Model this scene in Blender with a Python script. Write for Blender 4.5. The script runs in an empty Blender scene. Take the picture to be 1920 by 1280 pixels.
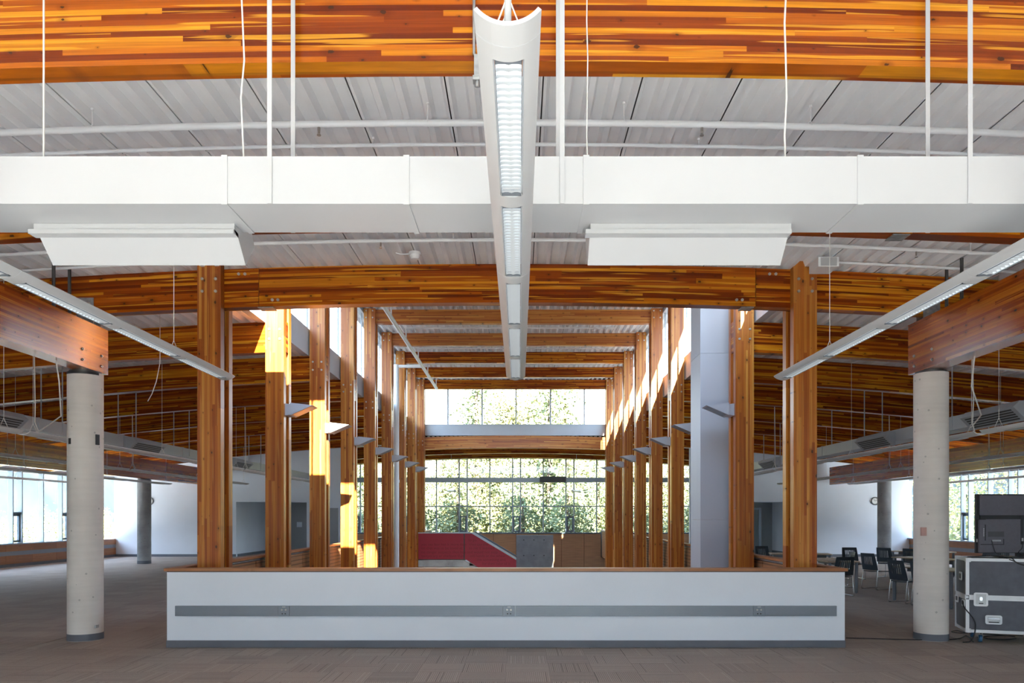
import bpy, math, random
from mathutils import Matrix, Vector
random.seed(7)
S = bpy.context.scene
COL = S.collection

# ------------------------------------------------------------------ camera
F, VX, VY, EYE = 1400.0, 973.0, 968.0, 1.774
cd = bpy.data.cameras.new('camera'); cam = bpy.data.objects.new('camera', cd); COL.objects.link(cam)
cd.sensor_width = 36.0; cd.lens = F / 1920 * 36.0
cd.shift_x = (960 - VX) / 1920; cd.shift_y = (VY - 640) / 1920
cd.clip_end = 900
cam.location = (0, 0, EYE); cam.rotation_euler = (math.pi / 2, 0, 0)
S.camera = cam

# ------------------------------------------------------------------ light
SKY = 1.7; SUN = 12.5
S.view_settings.view_transform = 'Standard'; S.view_settings.look = 'None'
S.view_settings.exposure = 2.8; S.view_settings.gamma = 1.0
S.view_settings.use_curve_mapping = False
w = bpy.data.worlds.new('sky'); S.world = w; w.use_nodes = True
nt = w.node_tree; nt.nodes.clear()
o_ = nt.nodes.new('ShaderNodeOutputWorld'); bg = nt.nodes.new('ShaderNodeBackground')
tc = nt.nodes.new('ShaderNodeTexCoord'); sp = nt.nodes.new('ShaderNodeSeparateXYZ')
cr = nt.nodes.new('ShaderNodeValToRGB')
cr.color_ramp.elements[0].position = 0.0; cr.color_ramp.elements[0].color = (0.80, 0.90, 1.0, 1)
cr.color_ramp.elements[1].position = 0.9; cr.color_ramp.elements[1].color = (0.36, 0.58, 0.95, 1)
nt.links.new(tc.outputs['Generated'], sp.inputs[0]); nt.links.new(sp.outputs['Z'], cr.inputs[0])
nt.links.new(cr.outputs[0], bg.inputs[0]); nt.links.new(bg.outputs[0], o_.inputs[0])
bg.inputs[1].default_value = SKY
sl = bpy.data.lights.new('sun', 'SUN'); so = bpy.data.objects.new('sun', sl); COL.objects.link(so)
sl.energy = SUN; sl.angle = 0.0093; sl.color = (1.0, 0.92, 0.79)
so.location = (6, -20, 20)
so.rotation_euler = Vector((-.222, 1.0, -.593)).to_track_quat('-Z', 'Y').to_euler()
S.cycles.use_denoising = True
S.cycles.max_bounces = 9; S.cycles.diffuse_bounces = 6; S.cycles.glossy_bounces = 3
S.cycles.transparent_max_bounces = 16; S.cycles.sample_clamp_indirect = 6.0
S.cycles.caustics_reflective = False; S.cycles.caustics_refractive = False

def portal(loc, rot, sx, sy):                     # daylight portals at the real window openings (sampling aid only)
    l = bpy.data.lights.new('window_portal', 'AREA'); l.shape = 'RECTANGLE'; l.size = sx; l.size_y = sy
    o = bpy.data.objects.new('window_portal', l); COL.objects.link(o); o.location = loc; o.rotation_euler = rot
    l.cycles.is_portal = True
H = math.pi / 2
portal((-18.3, 14, 2.15), (0, -H, 0), 2.9, 40)
portal((17.75, 14, 2.15), (0, H, 0), 2.9, 40)
portal((-.2, -8.0, 2.5), (H, 0, 0), 11.4, 4.9)
portal((-.17, 39.9, 2.8), (-H, 0, 0), 19, 4)
portal((-.17, 33.8, 6.7), (-H, 0, 0), 8.8, 1.7)
portal((-4.75, 22.3, 6.8), (0, -H, 0), 2.0, 22)
portal((4.42, 22.3, 6.8), (0, H, 0), 2.0, 22)
portal((-.17, 10.9, 6.55), (H, 0, 0), 8.8, 1.7)

# ------------------------------------------------------------------ materials
def new_mat(name):
    m = bpy.data.materials.new(name); m.use_nodes = True
    n = m.node_tree; n.nodes.clear()
    out = n.nodes.new('ShaderNodeOutputMaterial'); b = n.nodes.new('ShaderNodeBsdfPrincipled')
    n.links.new(b.outputs[0], out.inputs[0])
    return m, n, b
class NB:
    def __init__(s, nt): s.t = nt
    def n(s, typ, **kw):
        x = s.t.nodes.new('ShaderNode' + typ)
        for k, v in kw.items(): setattr(x, k, v)
        return x
    def l(s, a, b): s.t.links.new(a, b)
    def m(s, op, a, b=None, c=None, clamp=False):
        x = s.n('Math', operation=op); x.use_clamp = clamp
        for i, q in enumerate((a, b, c)):
            if q is None: continue
            if isinstance(q, (int, float)): x.inputs[i].default_value = q
            else: s.l(q, x.inputs[i])
        return x.outputs[0]
    def vec(s, a, b, c=0.0):
        x = s.n('CombineXYZ')
        for i, q in enumerate((a, b, c)):
            if isinstance(q, (int, float)): x.inputs[i].default_value = q
            else: s.l(q, x.inputs[i])
        return x.outputs[0]
    def mix(s, f, a, b, mode='MIX'):
        x = s.n('Mix', data_type='RGBA', blend_type=mode)
        for i, q in ((0, f), (6, a), (7, b)):
            if isinstance(q, (int, float)): x.inputs[i].default_value = q
            elif isinstance(q, tuple): x.inputs[i].default_value = (*q, 1)
            else: s.l(q, x.inputs[i])
        return x.outputs[2]
    def ramp(s, f, stops, interp='LINEAR'):
        x = s.n('ValToRGB'); x.color_ramp.interpolation = interp; e = x.color_ramp.elements
        while len(e) < len(stops): e.new(0.5)
        for q, (p, c) in zip(e, stops): q.position = p; q.color = (*c, 1)
        s.l(f, x.inputs[0]); return x.outputs[0]
    def noise(s, v, scale, detail=2.0, dim='3D'):
        x = s.n('TexNoise', noise_dimensions=dim); s.l(v, x.inputs['Vector'])
        x.inputs['Scale'].default_value = scale; x.inputs['Detail'].default_value = detail
        return x.outputs[0]
def srgb(r, g, b):
    f = lambda c: (c / 255 / 12.92) if c / 255 <= .04045 else ((c / 255 + .055) / 1.055) ** 2.4
    return (f(r), f(g), f(b))

def plain(name, col, rough=.5, metal=0.0, var=0.06, scale=6.0, spec=.5, bump=0.0, bscale=60):
    m, t, b = new_mat(name); B = NB(t)
    tc = B.n('TexCoord')
    f = B.noise(tc.outputs['Object'], scale, 3)
    lo = tuple(c * (1 - var) for c in col); hi = tuple(min(1, c * (1 + var)) for c in col)
    B.l(B.ramp(f, [(.3, lo), (.7, hi)]), b.inputs['Base Color'])
    b.inputs['Roughness'].default_value = rough; b.inputs['Metallic'].default_value = metal
    b.inputs['Specular IOR Level'].default_value = spec
    if bump:
        bp = B.n('Bump'); bp.inputs['Strength'].default_value = bump; bp.inputs['Distance'].default_value = .004
        B.l(B.noise(tc.outputs['Object'], bscale, 2), bp.inputs['Height']); B.l(bp.outputs[0], b.inputs['Normal'])
    return m

def glulam(name, stops, sap, lamh=.038, rough=.3, knot=(.05, .016, .006), coat=.25, seglen=2.3, sapamt=.75, spec=.5):
    m, t, b = new_mat(name); B = NB(t)
    uv = B.n('UVMap'); sx = B.n('SeparateXYZ'); B.l(uv.outputs[0], sx.inputs[0])
    u, v = sx.outputs[0], sx.outputs[1]
    R = B.m('MULTIPLY', B.n('ObjectInfo').outputs['Random'], 71.0)
    lv = B.m('DIVIDE', v, lamh); lam = B.m('FLOOR', lv); fr = B.m('FRACT', lv)
    wn = B.n('TexWhiteNoise', noise_dimensions='2D'); B.l(B.vec(lam, R), wn.inputs['Vector'])
    seg = B.m('FLOOR', B.m('ADD', B.m('DIVIDE', u, seglen), B.m('MULTIPLY', wn.outputs[0], 9.0)))
    w2 = B.n('TexWhiteNoise', noise_dimensions='3D'); B.l(B.vec(lam, seg, R), w2.inputs['Vector'])
    r2 = w2.outputs[0]
    base = B.ramp(r2, stops)
    # pale sapwood running wavily along some boards
    off = B.m('MULTIPLY', r2, 40.0)
    sn = B.noise(B.vec(B.m('MULTIPLY', u, .55), B.m('ADD', B.m('MULTIPLY', v, 26.0), off), R), 1.0, 2)
    sapm = B.m('MULTIPLY', B.m('SMOOTH_MIN', B.m('MULTIPLY', B.m('SUBTRACT', sn, .60, clamp=True), 40.0, clamp=True), 1.0, .1), sapamt)
    c = B.mix(sapm, base, sap)
    # fine grain
    g = B.noise(B.vec(B.m('MULTIPLY', u, 2.5), B.m('MULTIPLY', v, 260.0), off), 1.0, 3)
    gm = B.ramp(g, [(.25, (.72, .68, .62)), (.75, (1.12, 1.12, 1.12))])
    c = B.mix(1.0, c, gm, 'MULTIPLY')
    g2 = B.noise(B.vec(B.m('MULTIPLY', u, .8), B.m('MULTIPLY', v, 50.0), off), 1.0, 2)
    c = B.mix(.6, c, B.ramp(g2, [(.3, (.7, .64, .58)), (.7, (1.1, 1.1, 1.1))]), 'MULTIPLY')
    # knots
    vo = B.n('TexVoronoi', voronoi_dimensions='2D', feature='F1')
    wob = B.m('MULTIPLY', B.noise(B.vec(u, v), 60.0, 2), .07)
    B.l(B.vec(B.m('ADD', B.m('MULTIPLY', u, 2.9), R), B.m('MULTIPLY', v, 5.0)), vo.inputs['Vector']); vo.inputs['Scale'].default_value = 1.0
    d = B.m('ADD', vo.outputs['Distance'], B.m('SUBTRACT', wob, .035))
    kr = B.n('SeparateColor'); B.l(vo.outputs['Color'], kr.inputs[0]); kr = B.m('MULTIPLY', B.m('POWER', kr.outputs[0], 2.2), .062); kr = B.m('ADD', kr, .008)
    halo = B.m('SUBTRACT', 1.0, B.m('DIVIDE', d, B.m('MULTIPLY', kr, 4.5), clamp=True), clamp=True)
    c = B.mix(B.m('MULTIPLY', halo, .55), c, tuple(q * .55 for q in stops[0][1]))
    core = B.m('LESS_THAN', d, kr)
    c = B.mix(B.m('MULTIPLY', core, .9), c, knot)
    # glue lines
    edge = B.m('LESS_THAN', fr, .045)
    c = B.mix(B.m('MULTIPLY', edge, .35), c, knot)
    B.l(c, b.inputs['Base Color'])
    b.inputs['Roughness'].default_value = rough; b.inputs['Specular IOR Level'].default_value = spec
    b.inputs['Coat Weight'].default_value = coat; b.inputs['Coat IOR'].default_value = 1.5; b.inputs['Coat Roughness'].default_value = .18
    bp = B.n('Bump'); bp.inputs['Strength'].default_value = .08; bp.inputs['Distance'].default_value = .003
    B.l(g2, bp.inputs['Height']); B.l(bp.outputs[0], b.inputs['Normal'])
    return m

M = {}
M['beam'] = glulam('glulam_beam', [(0, (.16, .021, .001)), (.4, (.32, .056, .002)), (.75, (.50, .122, .004)), (1, (.70, .27, .010))], (.86, .40, .026), sapamt=.7, coat=.05, spec=.22)
M['girder'] = glulam('glulam_girder', [(0, (.26, .040, .004)), (.35, (.38, .070, .006)), (.7, (.50, .115, .010)), (1, (.60, .19, .016))], (.7, .28, .03), rough=.25, coat=.9, sapamt=.35)
M['post'] = glulam('glulam_post', [(0, (.33, .074, .008)), (.4, (.44, .122, .014)), (.75, (.54, .185, .024)), (1, (.66, .30, .055))], (.72, .37, .085), rough=.35, coat=.12, sapamt=.4)
M['veneer'] = glulam('wood_veneer', [(0, (.36, .15, .06)), (1, (.46, .20, .085))], (.5, .24, .11), lamh=.5, rough=.4, coat=0, sapamt=.2, knot=(.36, .16, .07), seglen=3)
M['white'] = plain('white_paint', (.47, .47, .475), .45, var=.015, scale=2)
M['fixture'] = plain('fixture_white', (.46, .46, .46), .4, var=.01, scale=2)
M['wall'] = plain('wall_paint', (.77, .82, .89), .6, var=.02, scale=1.2, spec=.3)
M['greywall'] = plain('grey_wall_paint', (.36, .38, .40), .6, var=.03, scale=1.5, spec=.3)
M['fascia'] = plain('fascia_grey', (.52, .57, .63), .5, var=.03, scale=2)
M['shaft'] = plain('shaft_paint', (.42, .42, .46), .5, var=.03, scale=1)
M['pipe'] = plain('white_pipe_paint', (.80, .80, .80), .4, var=.02, scale=2)
M['ductgrey'] = plain('aisle_duct_paint', (.46, .49, .53), .45, var=.02, scale=2)
M['deck'] = plain('painted_deck', (.86, .86, .87), .42, var=.06, scale=1.5)
M['raceway'] = plain('brushed_raceway', (.22, .25, .29), .38, metal=.2, var=.04, scale=3)
M['rubber'] = plain('rubber_base', (.13, .14, .165), .45, var=.06, scale=4)
M['alu'] = plain('window_aluminium', (.42, .50, .58), .35, metal=.2, var=.04, scale=3)
M['darkalu'] = plain('dark_sash', (.13, .18, .23), .4, metal=.2, var=.05, scale=3)
M['steel'] = plain('galvanised_steel', (.42, .43, .43), .4, metal=.8, var=.2, scale=18)
M['dsteel'] = plain('dark_steel', (.09, .09, .09), .45, metal=.6, var=.1)
M['bolt'] = plain('bolt_steel', (.50, .47, .43), .35, metal=.85, var=.1)
M['black'] = plain('black_plastic', (.018, .018, .02), .45, var=.1)
M['tvgrey'] = plain('tv_plastic', (.13, .125, .15), .5, var=.06, scale=30, bump=.1, bscale=300)
M['caseply'] = plain('case_laminate', (.095, .10, .125), .5, var=.14, scale=9, bump=.15, bscale=160)
M['casealu'] = plain('case_aluminium', (.80, .81, .83), .35, metal=.1, var=.04)
M['chrome'] = plain('chrome', (.75, .76, .78), .16, metal=1, var=.02)
M['bluewheel'] = plain('blue_wheel', (.02, .10, .22), .45, var=.05)
M['chairplastic'] = plain('chair_plastic', (.035, .045, .055), .5, var=.06)
M['tablegrey'] = plain('table_leg_grey', (.20, .22, .25), .4, metal=.4, var=.04)
M['tabletop'] = plain('table_laminate', (.36, .27, .18), .4, var=.08, scale=8)
M['red'] = plain('red_panel', (.29, .018, .035), .5, var=.04, scale=1)
M['redtext'] = plain('dark_red_print', (.17, .010, .018), .5, var=.02)
M['handset'] = plain('pale_red_box', (.50, .30, .26), .5)
M['bark'] = plain('bark', (.10, .07, .05), .9, var=.3, scale=4)
M['hill'] = plain('distant_hill', (.055, .070, .075), .95, var=.45, scale=.10, spec=0)
M['rearblock'] = plain('dark_light_block', (.05, .065, .04), .95, var=.4, scale=.4, spec=0)  # dark surface for the added light block behind the viewpoint
M['ground'] = plain('outdoor_ground', (.50, .50, .49), .95, var=.12, scale=.3, spec=0)
M['bouncefloor'] = plain('pale_bounce_floor', (.70, .71, .74), .35, var=.05, scale=3)  # bright reflector colour for the added floor out of view
M['darkroof'] = plain('roof_insulation', (.10, .10, .10), .9)
M['soffit'] = plain('eave_soffit', (.55, .30, .18), .6, var=.1)
M['cord'] = plain('white_cord', (.72, .70, .66), .5)
M['steelplate'] = plain('plate', (.55, .56, .57), .45, metal=.3)
def emis(name, col, st, base=(.8, .8, .8)):
    m, t, b = new_mat(name)
    b.inputs['Base Color'].default_value = (*base, 1); b.inputs['Roughness'].default_value = .35
    b.inputs['Emission Color'].default_value = (*col, 1); b.inputs['Emission Strength'].default_value = st
    return m
M['lens'] = emis('lamp_reflector', (.88, .95, 1.0), .07, (.62, .68, .72))
M['tube'] = emis('fluorescent_tube', (.95, .97, 1.0), 5.0)
M['clockface'] = plain('clock_face', (.8, .8, .78), .4, var=.01)

def concrete(name, col, streak=.12):
    m, t, b = new_mat(name); B = NB(t); tc = B.n('TexCoord'); ob = tc.outputs['Object']
    c = B.ramp(B.noise(ob, 2.2, 5), [(.3, tuple(q * (1 - streak) for q in col)), (.7, tuple(q * (1 + streak) for q in col))])
    mp = B.n('Mapping'); mp.inputs['Scale'].default_value = (1, 1, 14); B.l(ob, mp.inputs[0])
    c = B.mix(.16, c, B.ramp(B.noise(mp.outputs[0], 1.6, 3), [(.35, (.8, .78, .76)), (.65, (1.1, 1.1, 1.1))]), 'MULTIPLY')
    vo = B.n('TexVoronoi', feature='F1'); B.l(ob, vo.inputs['Vector']); vo.inputs['Scale'].default_value = 6.5
    c = B.mix(B.m('MULTIPLY', B.m('LESS_THAN', vo.outputs['Distance'], .10), .55), c, tuple(q * .35 for q in col))
    B.l(c, b.inputs['Base Color']); b.inputs['Roughness'].default_value = .6
    bp = B.n('Bump'); bp.inputs['Strength'].default_value = .2; bp.inputs['Distance'].default_value = .006
    B.l(B.noise(ob, 30, 4), bp.inputs['Height']); B.l(bp.outputs[0], b.inputs['Normal'])
    return m
M['concrete'] = concrete('concrete_column', (.72, .67, .62), .07)
M['concrete_dark'] = concrete('concrete_grey', (.27, .28, .29), .2)
M['concrete_back'] = concrete('concrete_back', (.33, .34, .35), .25)

def carpet(name, tiles):
    m, t, b = new_mat(name); B = NB(t); tc = B.n('TexCoord'); ob = tc.outputs['Object']
    sx = B.n('SeparateXYZ'); B.l(ob, sx.inputs[0]); x, y = sx.outputs[0], sx.outputs[1]
    if tiles:   # beyond the single tiles the material carries the quarter-turned pattern
        cx = B.m('FLOOR', B.m('DIVIDE', x, .5)); cy = B.m('FLOOR', B.m('DIVIDE', y, .5))
        wn = B.n('TexWhiteNoise', noise_dimensions='2D'); B.l(B.vec(cx, cy), wn.inputs['Vector']); rnd = wn.outputs[0]
        sel = B.m('GREATER_THAN', B.m('MODULO', B.m('ABSOLUTE', B.m('ADD', cx, cy)), 2.0), .5)
        st = B.m('ADD', B.m('MULTIPLY', x, sel), B.m('MULTIPLY', y, B.m('SUBTRACT', 1.0, sel)))
    else:
        rnd = B.n('ObjectInfo').outputs['Random']; st = x
    stripe = B.m('PINGPONG', st, .011); stripe = B.m('DIVIDE', stripe, .011)
    base = B.ramp(rnd, [(0, (.33, .275, .245)), (1, (.40, .335, .295))])
    c = B.mix(.7, base, B.ramp(stripe, [(.3, (.66, .66, .66)), (.8, (1.22, 1.2, 1.17))]), 'MULTIPLY')
    ln = B.n('TexWhiteNoise', noise_dimensions='2D')
    B.l(B.vec(B.m('FLOOR', B.m('DIVIDE', st, .05)), B.m('MULTIPLY', rnd, 37.0)), ln.inputs['Vector'])
    fr = B.m('LESS_THAN', B.m('FRACT', B.m('DIVIDE', st, .05)), .11)
    c = B.mix(B.m('MULTIPLY', fr, B.m('GREATER_THAN', ln.outputs[0], .84)), c, (.46, .40, .36))
    c = B.mix(B.m('MULTIPLY', fr, B.m('LESS_THAN', ln.outputs[0], .22)), c, (.12, .10, .09))
    c = B.mix(.5, c, B.ramp(B.noise(ob, 140, 2), [(.3, (.7, .7, .7)), (.7, (1.25, 1.25, 1.25))]), 'MULTIPLY')
    B.l(c, b.inputs['Base Color']); b.inputs['Roughness'].default_value = .75
    b.inputs['Specular IOR Level'].default_value = .45
    return m
M['carpet'] = carpet('carpet', True); M['carpet_tile'] = carpet('carpet_tile_pile', False)

def perforated(name, col, px, pz):
    m, t, b = new_mat(name); B = NB(t); uv = B.n('UVMap'); sx = B.n('SeparateXYZ'); B.l(uv.outputs[0], sx.inputs[0])
    a = B.m('LESS_THAN', B.m('FRACT', B.m('DIVIDE', sx.outputs[0], px)), .3) if px else 1.0
    c = B.m('LESS_THAN', B.m('FRACT', B.m('DIVIDE', sx.outputs[1], pz)), .3)
    f = B.m('MULTIPLY', a, c) if px else c
    g = B.noise(B.vec(sx.outputs[0], B.m('MULTIPLY', sx.outputs[1], 12.0)), 1.5, 3)
    base = B.ramp(g, [(.3, tuple(q * .85 for q in col)), (.7, tuple(q * 1.1 for q in col))])
    B.l(B.mix(B.m('MULTIPLY', f, .7), base, tuple(q * .25 for q in col)), b.inputs['Base Color'])
    b.inputs['Roughness'].default_value = .5
    return m
M['perf'] = perforated('perforated_wood', (.62, .33, .17), .06, .06)
M['slot'] = perforated('slotted_wood', (.40, .19, .085), 0, .085)

def glass(name):
    m = bpy.data.materials.new(name); m.use_nodes = True; t = m.node_tree; t.nodes.clear(); B = NB(t)
    out = B.n('OutputMaterial'); tr = B.n('BsdfTransparent'); gl = B.n('BsdfGlossy'); mx = B.n('MixShader')
    ge = B.n('NewGeometry'); dp = B.n('VectorMath', operation='DOT_PRODUCT'); B.l(ge.outputs['Incoming'], dp.inputs[0]); B.l(ge.outputs['Normal'], dp.inputs[1])
    k = B.m('POWER', B.m('SUBTRACT', 1.0, B.m('ABSOLUTE', dp.outputs['Value']), clamp=True), 5.0)
    fac = B.m('ADD', B.m('MULTIPLY', k, .55), .03)          # thin sheet: the same reflectance from either side
    gl.inputs['Roughness'].default_value = .02
    tr.inputs['Color'].default_value = (.95, .975, .97, 1)
    B.l(fac, mx.inputs[0]); B.l(tr.outputs[0], mx.inputs[1]); B.l(gl.outputs[0], mx.inputs[2]); B.l(mx.outputs[0], out.inputs[0])
    return m
M['glass'] = glass('window_glass')
def leafmat(name, a, c):
    m, t, b = new_mat(name); B = NB(t); tc = B.n('TexCoord')
    f = B.noise(tc.outputs['Object'], 1.3, 4)
    B.l(B.ramp(f, [(.3, a), (.7, c)]), b.inputs['Base Color']); b.inputs['Roughness'].default_value = .8
    b.inputs['Specular IOR Level'].default_value = .2
    return m
M['needles'] = leafmat('conifer_needles', (.10, .135, .065), (.34, .36, .19))
M['yellow'] = leafmat('autumn_leaves', (.17, .165, .06), (.34, .32, .15))
M['bush'] = leafmat('bush_leaves', (.24, .32, .14), (.50, .54, .26))

# ------------------------------------------------------------------ mesh builder
AX = {'x': 0, 'y': 1, 'z': 2}
def org(p):
    q = Vector((0, 0, 0))
    while p is not None: q += Vector(p.location); p = p.parent
    return q
class MB:
    def __init__(s): s.v = []; s.f = []; s.uv = []; s.sm = []; s.M = None
    def face(s, pts, uvs=None, smooth=False):
        i = len(s.v)
        for p in pts: s.v.append(tuple(s.M @ Vector(p)) if s.M else tuple(p))
        s.f.append(tuple(range(i, i + len(pts)))); s.uv.append(uvs or [(p[0], p[2]) for p in pts]); s.sm.append(smooth)
    def grid(s, rows, close=False, smooth=True):       # rows of equally many points, shared vertices
        i = len(s.v); n = len(rows[0])
        for r in rows:
            for p in r: s.v.append(tuple(s.M @ Vector(p)) if s.M else tuple(p))
        for a in range(len(rows) - 1):
            for b in range(n if close else n - 1):
                q = (i + a * n + b, i + a * n + (b + 1) % n, i + (a + 1) * n + (b + 1) % n, i + (a + 1) * n + b)
                s.f.append(q); s.sm.append(smooth)
                P = [rows[a][b], rows[a][(b + 1) % n], rows[a + 1][(b + 1) % n], rows[a + 1][b]]
                s.uv.append([(p[0], p[2]) for p in P])
    def box(s, x0, x1, y0, y1, z0, z1, ax='x', lam='z'):
        if x0 > x1: x0, x1 = x1, x0
        if y0 > y1: y0, y1 = y1, y0
        if z0 > z1: z0, z1 = z1, z0
        c = [(x, y, z) for z in (z0, z1) for y in (y0, y1) for x in (x0, x1)]
        A, L = AX[ax], AX[lam]; W = 3 - A - L; lo = (x0, y0, z0); hi = (x1, y1, z1); wm = (lo[W] + hi[W]) / 2
        for q, nx in (((0, 2, 3, 1), 2), ((4, 5, 7, 6), 2), ((0, 1, 5, 4), 1), ((2, 6, 7, 3), 1), ((0, 4, 6, 2), 0), ((1, 3, 7, 5), 0)):
            P = [c[k] for k in q]
            if nx == L: U = [(p[A], p[L] + (-.012 if p[L] > (lo[L] + hi[L]) / 2 else .012) + (p[W] - wm) * .08) for p in P]
            elif nx == A: U = [(p[A] + p[W], p[L]) for p in P]
            else: U = [(p[A], p[L]) for p in P]
            s.face(P, U)
        return s
    def bevbox(s, x0, x1, y0, y1, z0, z1, b=.006):     # box with chamfered long edges round its z axis and flat ends
        pr = [(x0 + b, y0), (x1 - b, y0), (x1, y0 + b), (x1, y1 - b), (x1 - b, y1), (x0 + b, y1), (x0, y1 - b), (x0, y0 + b)]
        s.prism(pr, 'xy', z0, z1); return s
    def prism(s, pr, plane, a0, a1, caps=True, smooth=False):
        def P(q, a):
            return {'xy': (q[0], q[1], a), 'xz': (q[0], a, q[1]), 'yz': (a, q[0], q[1])}[plane]
        n = len(pr)
        for i in range(n):
            j = (i + 1) % n; s.face([P(pr[i], a0), P(pr[j], a0), P(pr[j], a1), P(pr[i], a1)], None, smooth)
        if caps: s.face([P(q, a0) for q in pr][::-1]); s.face([P(q, a1) for q in pr])
        return s
    def cyl(s, p0, p1, r, n=12, r1=None, caps=True):
        p0, p1 = Vector(p0), Vector(p1); d = (p1 - p0).normalized(); r1 = r if r1 is None else r1
        a = d.orthogonal().normalized(); b = d.cross(a)
        R = [[tuple(c + (a * math.cos(t) + b * math.sin(t)) * q) for t in [2 * math.pi * k / n for k in range(n)]] for c, q in ((p0, r), (p1, r1))]
        s.grid(R, True)
        if caps: s.face(R[0][::-1]); s.face(R[1])
        return s
    def tube(s, pts, r, n=6):
        pts = [Vector(p) for p in pts]; rows = []; a = None
        for i, p in enumerate(pts):
            d = (pts[min(i + 1, len(pts) - 1)] - pts[max(i - 1, 0)]).normalized()
            a = d.orthogonal().normalized() if a is None else (a - d * a.dot(d)).normalized()
            b = d.cross(a)
            rows.append([tuple(p + (a * math.cos(2 * math.pi * k / n) + b * math.sin(2 * math.pi * k / n)) * r) for k in range(n)])
        s.grid(rows, True); s.face(rows[0][::-1]); s.face(rows[-1]); return s
    def arc(s, x0, x1, y0, y1, dep, zf, n=None):        # timber beam following the roof curve
        n = n or max(2, int(abs(x1 - x0) / 1.0)); X = [x0 + (x1 - x0) * i / n for i in range(n + 1)]
        for a, b in zip(X[:-1], X[1:]):
            za, zb = zf(a), zf(b)
            s.face([(a, y0, za), (b, y0, zb), (b, y0, zb + dep), (a, y0, za + dep)], [(a, 0), (b, 0), (b, dep), (a, dep)])
            s.face([(b, y1, zb), (a, y1, za), (a, y1, za + dep), (b, y1, zb + dep)], [(b, 3), (a, 3), (a, 3 + dep), (b, 3 + dep)])
            s.face([(a, y1, za), (b, y1, zb), (b, y0, zb), (a, y0, za)], [(a, 5.014), (b, 5.014), (b, 5.024), (a, 5.024)])
            s.face([(a, y0, za + dep), (b, y0, zb + dep), (b, y1, zb + dep), (a, y1, za + dep)], [(a, 7.014), (b, 7.014), (b, 7.024), (a, 7.024)])
        for x, sg in ((x0, 1), (x1, -1)):
            z = zf(x); P = [(x, y0, z), (x, y0, z + dep), (x, y1, z + dep), (x, y1, z)]
            s.face(P if sg > 0 else P[::-1], [(9 + p[1], p[2] - z) for p in (P if sg > 0 else P[::-1])])
        return s
    def build(s, name, mat, parent=None, origin=None):
        me = bpy.data.meshes.new(name); og = org(parent) if parent else Vector(origin or (0, 0, 0))
        me.from_pydata([(p[0] - og.x, p[1] - og.y, p[2] - og.z) for p in s.v], [], s.f)
        ul = me.uv_layers.new(name='UVMap'); fl = [c for u in s.uv for p in u for c in p]; ul.data.foreach_set('uv', fl)
        me.polygons.foreach_set('use_smooth', s.sm)
        me.materials.append(M[mat]); me.update()
        o = bpy.data.objects.new(name, me); COL.objects.link(o)
        if parent: o.parent = parent
        else: o.location = og
        return o
def tag(o, label, cat, group=None, kind=None):
    o['label'] = label; o['category'] = cat
    if group: o['group'] = group
    if kind: o['kind'] = kind
    return o
def thing(name, label, cat, loc=(0, 0, 0), group=None, rz=0):
    o = bpy.data.objects.new(name, None); COL.objects.link(o); o.location = loc; o.rotation_euler = (0, 0, rz); o.empty_display_size = .1
    return tag(o, label, cat, group)
def struct(o): o['kind'] = 'structure'; return o
def sempty(name, loc=(0, 0, 0)):
    o = bpy.data.objects.new(name, None); COL.objects.link(o); o.location = loc; o['kind'] = 'structure'; return o
KIDS = {}
def dup(root, loc, rz=None, label=None):
    kids = {}
    for ob in COL.objects:
        if ob.parent: kids.setdefault(ob.parent, []).append(ob)
    def cp(o, par):
        c = o.copy(); COL.objects.link(c)
        if par: c.parent = par
        for k in kids.get(o, []): cp(k, c)
        return c
    r = cp(root, None); r.location = loc
    if rz is not None: r.rotation_euler = (0, 0, rz)
    if label: r['label'] = label
    return r
def inst(o, name, parent, loc, rot=None):               # another copy of one part
    c = bpy.data.objects.new(name, o.data); COL.objects.link(c); c.parent = parent
    c.location = Vector(loc) - org(parent)
    if rot: c.rotation_euler = rot
    return c
ORD = ['nearest', 'second nearest', 'third nearest', 'fourth nearest', 'fifth nearest', 'sixth nearest', 'seventh nearest', 'eighth nearest', 'farthest']
NTH = ['first', 'second', 'third', 'fourth', 'fifth', 'sixth', 'seventh', 'eighth', 'ninth', 'tenth', 'eleventh', 'twelfth']

# ------------------------------------------------------------------ layout
XC = -.167; CURV = .0047; DEP = .55; BAY = 2.83; Y1 = 10.55
def zb(x): return 4.835 - CURV * (x - XC) ** 2           # underside of the low roof beams
def zt(x): return zb(x) + DEP
def colY(k): return Y1 + BAY * (k - 1)                   # front face of column pair k
WL, WR, YB, YE, YR = -17.9, 17.33, 33.0, 39.5, -7.5
PO, PI_ = 4.378, 4.048                                    # outer and inner faces of the posts from the axis
HO = 4.42

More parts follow.
